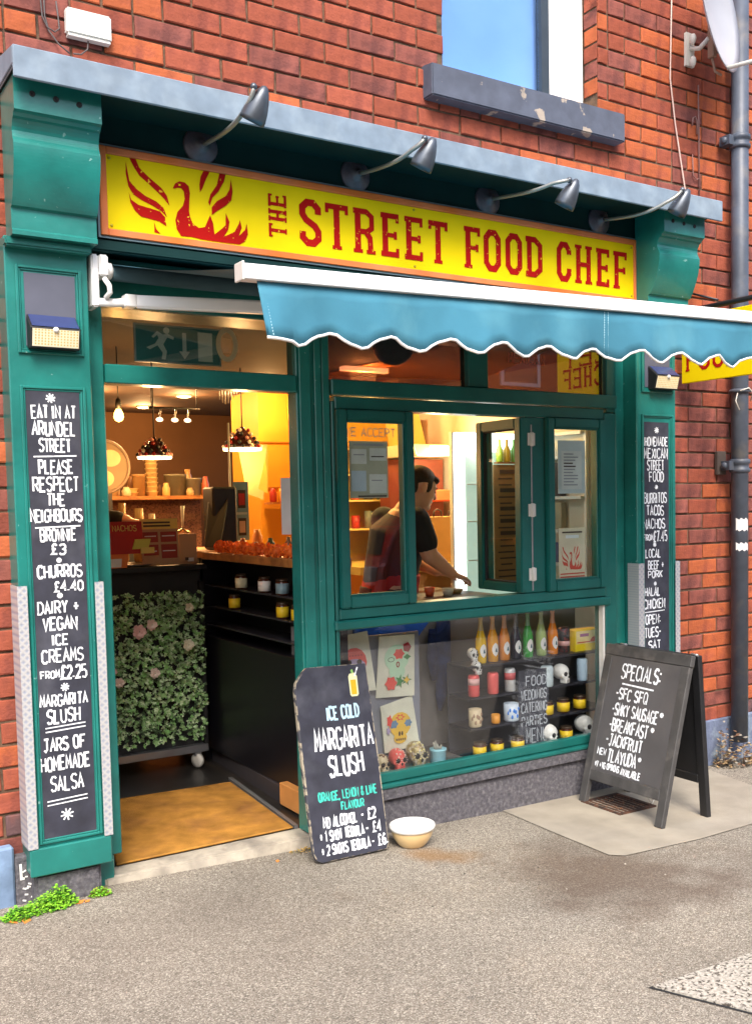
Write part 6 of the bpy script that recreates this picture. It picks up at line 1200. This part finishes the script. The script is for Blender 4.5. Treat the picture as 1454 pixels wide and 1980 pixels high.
t = thing('catering_board', 'narrow black board with pale capital lettering among the jars', 'sign', (3.17, .07, .264)); part('board', G().box(3.085, 3.275, .062, .067, .264, .655), CHALKB, t)
g = G(); rr = random.Random(2)
for s, z in (('FOOD', .60), ('WEDDINGS', .532), ('CATERING', .468), ('PARTIES', .400), ('MENU', .325)): text(g, s, (0, .0605, 0), X3, Z3, NY, 3.10 if len(s) > 4 else 3.13, 3.26, z, .046 if s != 'MENU' else .07, .0062, jit=.15, rnd=rr)
part('lettering', g, mat('grey_chalk', (.42, .45, .48), .8), t, fix=False)
def soda(x, c, label, lab=True, cap=(.5, .5, .48)):
    y, z = .14, .7065; t = thing('soda_bottle', label, 'bottle', (x, y, z), 'soda bottles on the top step')
    cc = mat('soda%s' % (c,), c, .08, var=.04, coat=.6); clear = mat('clear_neck' + str(c), tuple(min(1, v * .6 + .25) for v in c), .08, coat=.5)
    part('bottle', G().lathe([(.024, 0), (.0275, .004), (.0275, .105), (.024, .125), (.014, .16), (.0105, .185), (.010, .212), (.012, .214), (.012, .222), (.0001, .222)], (x, y, z), 18, mi_of=lambda j: 0 if j < 4 else 1), [cc, clear], t)
    g = G(); n = 7; vv = []
    for i in range(n):
        for k in range(9): a = -PI / 2 - .15 + (i - 3) * .2; b = k / 8; ww = math.sin(PI * b) ** .6; vv.append((x + (.0281) * math.cos(-PI / 2 - .1 + (i - 3) * .22 * ww), y + .0281 * math.sin(-PI / 2 - .1 + (i - 3) * .22 * ww), z + .028 + .068 * b))
    g.mesh(vv, [(i * 9 + k, (i + 1) * 9 + k, (i + 1) * 9 + k + 1, i * 9 + k + 1) for i in range(n - 1) for k in range(8)], 0, True); part('label', g, mat('white_bottle_label', (.80, .80, .76), .4), t, fix=False)
    gl = G(); gl.v = []; P3 = [(-.006, .040), (.006, .040), (.002, .062), (-.003, .055)]; gl.face([(x + a, y - .0290, z + b + .01) for a, b in P3]); part('label_mark', gl, mat('dark_teal_mark', (.03, .10, .12), .5), t, fix=False)
    part('cap', G().lathe([(.0125, .2225), (.0125, .232), (.010, .234), (.0001, .234)], (x, y, z), 12), mat('cap', cap, .35, .6), t)
for x, c, lb in ((2.915, (.80, .50, .01), 'yellow soda bottle, leftmost on the top step'), (2.988, (.80, .36, .02), 'pale orange soda bottle, second from the left'), (3.060, (.75, .28, .05), 'amber pink soda bottle, third from the left'), (3.132, (.02, .02, .035), 'dark cola bottle between the amber and green ones'), (3.208, (.05, .38, .06), 'deep green soda bottle right of the cola'), (3.295, (.42, .55, .20), 'pale lime soda bottle'), (3.372, (.85, .25, .01), 'bright orange soda bottle right of the lime one')): soda(x, c, lb)
t = thing('cola_can', 'dark red can right of the soda bottles', 'can', (3.455, .15, .706)); part('can', G().lathe([(.028, 0), (.032, .006), (.032, .12), (.026, .13), (.0001, .13)], (3.455, .15, .7065), 18), mat('dark_red_can', (.16, .03, .025), .3, .3, col2=(.02, .02, .02), mix=(.45, .5), mscale=40), t); part('label', G().lathe([(.0325, .035), (.0325, .06)], (3.455, .15, .7065), 18), mat('pink_white', (.7, .4, .38), .4), t, fix=False)
t = thing('yellow_box', 'yellow and pink printed carton at the right end of the top step', 'carton', (3.59, .14, .706)); part('carton', G().box(3.50, 3.675, .11, .19, .7065, .817), mat('yellow_carton', (.86, .66, .02), .5), t, .002)
g = G(); y = .1085; g.face([(3.505, y, .745), (3.67, y, .745), (3.67, y, .812), (3.505, y, .812)], 0); g.face([(3.53, y - .0005, .782), (3.59, y - .0005, .782), (3.59, y - .0005, .798), (3.53, y - .0005, .798)], 1); g.face([(3.51, y - .0005, .750), (3.60, y - .0005, .750), (3.60, y - .0005, .756), (3.51, y - .0005, .756)], 2)
g.face([(3.60, y - .0005, .752)] + [(3.63 + .03 * math.cos(a), y - .0005, .752 + .026 * math.sin(a)) for a in (2.6, 2.0, 1.57, 1.1, .5)] + [(3.66, y - .0005, .752)], 2); part('print', g, [mat('cream_yellow', (.86, .72, .35), .5), mat('violet_print', (.35, .12, .28), .5), mat('faded_red', (.5, .1, .1))], t, fix=False)
def can(x, z, m, label, h=.105, r=.028, y=.10, band=None):
    t = thing('drink_can', label, 'can', (x, y, z), 'cans and cups on the display steps'); part('can', G().lathe([(r * .86, 0), (r, .006), (r, h - .01), (r * .84, h), (.0001, h - .002)], (x, y, z), 18), m, t)
    if band: part('band', G().lathe([(r + .0005, h * band[1]), (r + .0005, h * band[2])], (x, y, z), 18), band[0], t, fix=False)
PK = mat('pink_red_can', (.72, .10, .10), .35, .2, var=.1); 
can(2.84, .5555, PK, 'pink and red can, leftmost on the second step', band=(mat('blush_band', (.75, .45, .42), .4), .55, .85)); can(2.955, .5555, mat('coral_can', (.80, .12, .11), .35, .2), 'coral red can on the second step'); can(3.06, .5555, mat('silver_can', (.62, .62, .60), .35, .4), 'silver can with red band on the second step', h=.115, band=(mat('red_band', (.6, .12, .12), .4), .52, .82)); can(3.285, .5555, mat('pale_green_can', (.55, .64, .66), .4), 'pale grey can with flower print on the second step', r=.032, y=.085); can(3.535, .5555, mat('powder_blue_can', (.42, .56, .68), .4), 'powder blue can on the second step', h=.115)
def mug(x, z, m, label, r, h, deco=None, handle=True):
    y = .095; t = thing('cup', label, 'cup', (x, y, z), 'cans and cups on the display steps'); part('cup', G().lathe([(r * .85, 0), (r, .006), (r, h), (r * .9, h), (r * .8, .01), (.0001, .008)], (x, y, z), 20), m, t)
    if deco:
        g = G()
        for i in range(9):
            a = -PI / 2 + (i - 4) * .25; zz = z + h * (.5 + .22 * math.sin(i * 2.3)); g.ball((x + r * math.cos(a), y + r * math.sin(a), zz), .008, 0, 6, 4, sc=(1, .3, 1.3))
        part('pattern', g, deco, t)
mug(2.842, .4085, mat('beige_cup', (.62, .50, .32), .5), 'beige patterned cup at the left of the third step', .032, .088, mat('brown_pattern', (.35, .22, .14), .6)); mug(2.965, .4085, mat('orange_pot', (.72, .30, .04), .5), 'little round orange pot on the third step', .022, .045); mug(3.062, .4085, mat('white_blue_mug', (.62, .70, .78), .3), 'white mug with blue flower pattern on the third step', .038, .088, mat('blue_flower', (.05, .22, .72), .4))
for x, z, y, lb in ((3.283, .4085, .085, 'yellow labelled jar beside the lettered board, third step'), (3.395, .4085, .09, 'yellow labelled jar in the middle right of the third step'), (3.515, .4085, .10, 'yellow labelled jar at the right end of the third step'), (2.848, .2640, .07, 'yellow labelled jar, leftmost at the bottom of the rack'), (2.952, .2640, .07, 'yellow labelled jar, second from left at the bottom'), (3.068, .2640, .055, 'yellow labelled jar left of the lettered board, bottom'), (3.40, .2640, .075, 'yellow labelled jar between the two bottom white skulls')):
    jar(x, y, z, .033, .072, JARY, DG, lb, 'yellow labelled jars on the display steps')
def skull(x, y, z, s, m, label, rz=.0, deco=None, cat='skull ornament', group=None):
    t = thing('skull_ornament', label, cat, (0, 0, 0), group); ORG[t] = Vector((0, 0, 0)); g = G()   # built at the origin facing -y
    g.ball((0, .008, .062), .045, n=16, m=12, sc=(.86, 1.1, .95)); g.ball((0, -.020, .034), .028, n=14, m=10, sc=(.92, .85, 1)); g.box(-.020, .020, -.040, .0, .002, .026); g.ball((.024, -.02, .040), .012); g.ball((-.024, -.02, .040), .012)
    o = part('skull', g, m, t); r_ = o.modifiers.new('fuse', 'REMESH'); r_.mode = 'VOXEL'; r_.voxel_size = .0035; r_.use_smooth_shade = True; q = o.modifiers.new('soft', 'SMOOTH'); q.iterations = 3
    g = G()
    for k in (-1, 1): g.ball((.0165 * k, -.034, .053), .0125, 0, 10, 8, sc=(1, .75, 1))
    g.ball((0, -.043, .036), .006, 0, 8, 6, sc=(1, .6, 1.3)); part('sockets', g, BLACK, t)
    g = G()
    for k in range(-2, 3): g.box(k * .0075 - .0006, k * .0075 + .0006, -.0415, -.040, .006, .022)
    part('tooth_gaps', g, INK, t)
    if deco:
        g = G(); rr = random.Random(int(x * 999))
        for i in range(10): a = rr.uniform(-1.2, 1.2); b = rr.uniform(.2, 1.2); g.ball((.040 * math.sin(a) * math.cos(b), .008 - .050 * math.cos(a) * math.cos(b), .062 + .043 * math.sin(b)), .005, 0, 6, 4)
        for k in (-1, 1):
            for i in range(8): a = i * PI / 4; g.ball((.0165 * k + .015 * math.cos(a), -.040, .053 + .015 * math.sin(a)), .0028, 0, 5, 4)
        part('painted_dots', g, deco, t)
    t.location = (x, y, z); t.rotation_euler = (0, 0, rz); t.scale = (s, s, s); return t
WS = mat('white_china', (.80, .79, .74), .35, coat=.3)
skull(3.405, .11, .5555, .95, WS, 'white skull ornament on the second step beside the pale can', rz=.35); skull(3.28, .06, .264, .98, WS, 'white skull ornament at the bottom beside the lettered board', rz=.35); skull(3.535, .08, .264, 1.08, WS, 'white skull ornament at the bottom right corner of the window', rz=.3)
skull(2.415, .12, .262, .95, mat('coral_skull', (.72, .12, .10), .5), 'coral red skull ornament at the foot of the pictures', deco=mat('pale_dots', (.7, .5, .4), .5)); skull(2.325, .11, .262, .85, mat('bone_skull', (.55, .45, .28), .5), 'beige patterned skull ornament left of the coral one', rz=.1, deco=mat('brown_dots', (.15, .06, .03), .5)); skull(2.512, .11, .262, 1.15, mat('gold_skull', (.34, .26, .10), .4, .3, col2=(.6, .55, .45), mscale=60), 'gold brown painted skull ornament right of the coral one', deco=mat('cream_dots', (.7, .62, .3), .4))
skull(2.86, .13, .722, .62, mat('panda_skull', (.75, .75, .7), .4), 'tiny white skull trinket left of the soda bottles, upper', deco=BLACK); skull(2.86, .10, .662, .62, mat('panda_skull', (.75, .75, .7), .4), 'tiny white skull trinket left of the soda bottles, lower', deco=BLACK)
t = thing('blue_pot', 'pale blue ribbed pot with a prickly grey top in the lower window', 'pot', (2.64, .12, .262)); g = G()
pf = [(.034, 0), (.037, .004), (.038, .055), (.041, .058), (.041, .066), (.034, .066), (.0001, .06)]; part('pot', G().lathe(pf, (2.64, .12, .2625), 20), mat('pale_blue_pot', (.30, .60, .68), .4), t)
for i in range(5): g.tube([(2.625 + i * .007, .12, .326), (2.615 + i * .011, .12, .352 + .016 * math.sin(i * 1.3 + .6))], [.008, .003], 6)
part('succulent', g, mat('grey_cactus', (.38, .36, .30), .8), t)
# skull pictures
def picture(name, label, corners, y, kind):
    t = thing(name, label, 'picture', (corners[0][0], y, corners[2][1])); g = G(); g.face([(x, y + .012 * (i % 2), z) for i, (x, z) in enumerate(corners)]); g.face([(x, y + .004 + .012 * (i % 2), z) for i, (x, z) in enumerate(corners)])
    part('sheet', g, mat('cream_print_paper', (.66, .66, .52), .7), t, fix=False)
    (x0, z1), (x1, z1b), (x1b, z0b), (x0b, z0) = corners; cx = (x0 + x1 + x1b + x0b) / 4; cz = (z0 + z1 + z0b + z1b) / 4; w = (x1 - x0); h = z1 - z0
    C_ = [mat('coral_print', (.70, .07, .05), .6), mat('mint_print', (.45, .66, .45), .6), mat('deep_red_print', (.28, .01, .015), .6), mat('leaf_print', (.05, .22, .06), .6), mat('gold_print', (.72, .45, .05), .6), mat('steel_blue_print', (.12, .22, .34), .6), mat('lilac_print', (.35, .28, .42), .6), INK]
    g = G(); k = [0]
    def blob(px, pz, rx, rz, c, n=14, wob=.0):
        k[0] += 1; g.face([(cx + w * (px + rx * math.cos(2 * PI * i / n) * (1 + wob * math.cos(i * PI))), y - .0008 - k[0] * .0002, cz + h * (pz + rz * math.sin(2 * PI * i / n) * (1 + wob * math.cos(i * PI)))) for i in range(n)], c)
    if kind == 0:
        blob(0, .14, .34, .22, 1); blob(0, -.08, .22, .14, 1); blob(.06, .20, .14, .085, 0, 12, .15); blob(.28, .30, .11, .08, 2, 10, .1); blob(.28, .14, .09, .04, 3, 8, .2); blob(-.16, .12, .09, .04, 7, 12); blob(-.16, .12, .075, .032, 1, 12); blob(.02, .03, .05, .05, 2); blob(.02, .03, .02, .03, 1); blob(-.18, -.27, .15, .11, 0, 12, .15); blob(.06, -.25, .09, .09, 3, 10, .4); blob(.25, -.24, .10, .07, 3, 10, .5); blob(.25, -.24, .07, .05, 4, 8, .3)
    elif kind == 1:
        blob(0, .02, .33, .26, 4); blob(0, -.26, .2, .12, 4); blob(-.2, .04, .13, .085, 5, 12, .15); blob(.24, .03, .11, .075, 5, 12, .15); blob(-.32, .12, .08, .12, 0, 10, .2); blob(-.36, -.08, .06, .08, 6, 10, .2); blob(-.03, -.17, .03, .055, 7, 8); blob(.05, -.17, .03, .05, 7, 8); blob(0, .17, .12, .06, 0, 12, .3); blob(0, .17, .07, .035, 4, 8)
        for i in range(5): blob(-.12 + i * .06, -.29, .02, .03, 7, 6)
    else:
        blob(0, 0, .36, .28, 0); blob(0, -.08, .34, .16, 6); blob(0, -.18, .28, .12, 4)
        for i in range(7): blob(-.24 + i * .08, -.14 + .02 * (i % 2), .045, .035, 0, 9, .2)
        for i in range(6): blob(-.2 + i * .08, .14, .02, .014, 2, 7)
        blob(-.14, .02, .07, .05, 7); blob(.14, .02, .07, .05, 7)
    part('print', g, C_, t, fix=False)
picture('picture', 'cream print of a mint flower skull with red roses, upper middle', [(2.352, .884), (2.550, .878), (2.535, .590), (2.335, .600)], .155, 0)
picture('picture', 'cream print of a yellow sugar skull above the skull ornaments', [(2.350, .560), (2.530, .590), (2.560, .350), (2.375, .335)], .155, 1)
picture('picture', 'cream print of a pink skull partly behind the leaning chalkboard', [(2.110, .900), (2.296, .915), (2.330, .640), (2.130, .645)], .155, 2)
card('orange_carton', 'orange cardboard carton at the foot of the door post behind the board', 'carton', 1.885, 1.99, .110, .205, .10, mat('orange_card', (.62, .27, .07), .7), th=.09) if False else solo('orange_carton', 'orange cardboard carton at the foot of the side counter behind the leaning board', 'carton', G().box(1.955, 1.998, .12, .42, .112, .215), mat('orange_card', (.62, .27, .07), .7), .003, loc=(1.95, .3, .11))

# ---------------------------------------------------------------- across the street (seen only as reflections)
HB = mat('far_brick', (.22, .065, .045), .85, var=.2, scale=2)
def house(x0, x1, label):
    t = thing('terrace_house', label, 'house', (x0, -14, 0), 'terrace houses across the street')
    part('wall', G().box(x0, x1, -20, -14, -.1, 6.2), HB, t)
    part('roof', G().hexa([(x0, -20.3, 6.201), (x1, -20.3, 6.201), (x1, -13.7, 6.201), (x0, -13.7, 6.201)], [(x0, -17.2, 8.3), (x1, -17.2, 8.3), (x1, -16.8, 8.3), (x0, -16.8, 8.3)]), mat('slate_roof', (.07, .07, .08), .7), t)
    for wx, wz in ((x0 + 1.0, 1.0), (x0 + 1.0, 4.0), (x0 + 3.6, 4.0)):
        f = part('window', frame(wx, wx + 1.1, wz, wz + 1.5, .08, -13.995, -13.93), WHITE, t); part('pane', G().box(wx + .08, wx + 1.02, -13.992, -13.96, wz + .08, wz + 1.42), mat('dark_far_glass', (.03, .035, .04), .1), f)
    part('door', G().box(x0 + 3.5, x0 + 4.4, -13.997, -13.94, .02, 2.1), mat('navy_door', (.03, .05, .12), .4), t)
for i in range(8): house(-9 + i * 5.4, -9 + (i + 1) * 5.4 - .004, 'plain brick terrace house across the street, number %s from the left' % ('first', 'second', 'third', 'fourth', 'fifth', 'sixth', 'seventh', 'last')[i])
CR = thing('parked_car', 'red hatchback parked on the road opposite the shop', 'car', (7.4, -6.6, -.135)); ca = -.135
CP = mat('red_car_paint', (.52, .012, .012), .25, coat=1.0, var=.02); GLK = mat('dark_far_glass', (.03, .035, .04))
sec = [(0, .32), (0, .62), (.04, .92), (.20, 1.02), (.36, 1.36), (.62, 1.46), (1.9, 1.47), (2.45, 1.40), (3.15, .98), (3.9, .86), (4.02, .62), (4.02, .30)]
g = G(); yL, yR = -7.45, -5.75; n = len(sec)
for side in (0,):
    ring = []
    for yy, inn in ((yL, 1), (yL + .12, 0), (yR - .12, 0), (yR, 1)):
        ring.append([(5.6 + x + (.05 if inn and (x < .3 or x > 3.8) else 0), yy + ((.16 if z > 1.0 else 0) * (1 if yy < -6.6 else -1)) * (1 if inn else .6), ca + z - (.04 if inn and z > 1.0 else 0)) for x, z in sec])
    V_ = [p for r_ in ring for p in r_]; F_ = [(k * n + i, k * n + (i + 1) % n, (k + 1) * n + (i + 1) % n, (k + 1) * n + i) for k in range(3) for i in range(n)] + [tuple(range(n)), tuple(reversed(range(3 * n, 4 * n)))]
    g.mesh(V_, F_)
part('body', g, CP, CR, .03, 2)
part('rear_window', G().hexa([(5.805, -7.15, ca + 1.05), (5.805, -6.05, ca + 1.05), (5.85, -6.05, ca + 1.05), (5.85, -7.15, ca + 1.05)], [(5.925, -7.05, ca + 1.33), (5.925, -6.15, ca + 1.33), (5.97, -6.15, ca + 1.33), (5.97, -7.05, ca + 1.33)]), GLK, CR)
for yy, s in ((yR, 1), (yL, -1)):
    y_ = yy - .13 * s; part('side_window', G().hexa([(6.05, y_ , ca + 1.03), (8.45, y_, ca + 1.03), (8.45, y_ + .03 * s, ca + 1.03), (6.05, y_ + .03 * s, ca + 1.03)], [(6.30, y_ - .05 * s, ca + 1.36), (7.95, y_ - .05 * s, ca + 1.36), (7.95, y_ - .02 * s, ca + 1.36), (6.30, y_ - .02 * s, ca + 1.36)]), GLK, CR)
    for x in (6.35, 8.9):
        wl = part('wheel', G().lathe([(.12, -.1), (.30, -.1), (.315, -.06), (.315, .06), (.30, .1), (.12, .1)], (x, yy - .10 * s, ca + .316), 24, axis=(0, 1, 0)), BLACKM, CR); part('rim', G().lathe([(.0001, .104 * s), (.19, .104 * s)], (x, yy - .10 * s, ca + .316), 16, axis=(0, 1, 0)), mat('steel', (.4, .4, .4)), wl, fix=False)
for y in (-7.33, -6.03): part('tail_light', G().box(5.575, 5.66, y, y + .17, ca + .72, ca + .93), mat('tail_red', (.6, .55, .55), .2), CR, .01)
part('number_plate', G().box(5.572, 5.585, -6.86, -6.34, ca + .48, ca + .59), mat('plate_yellow', (.8, .6, .02), .4), CR); part('badge', G().lathe([(.0001, .012), (.05, .01), (.055, 0)], (5.612, -6.6, ca + .82), 16, axis=(-1, 0, 0)), mat('chrome', (.8, .8, .8), .15, 1), CR)
part('bumper', G().box(5.56, 5.60, -7.35, -5.85, ca + .28, ca + .46), BLACKM, CR, .015)
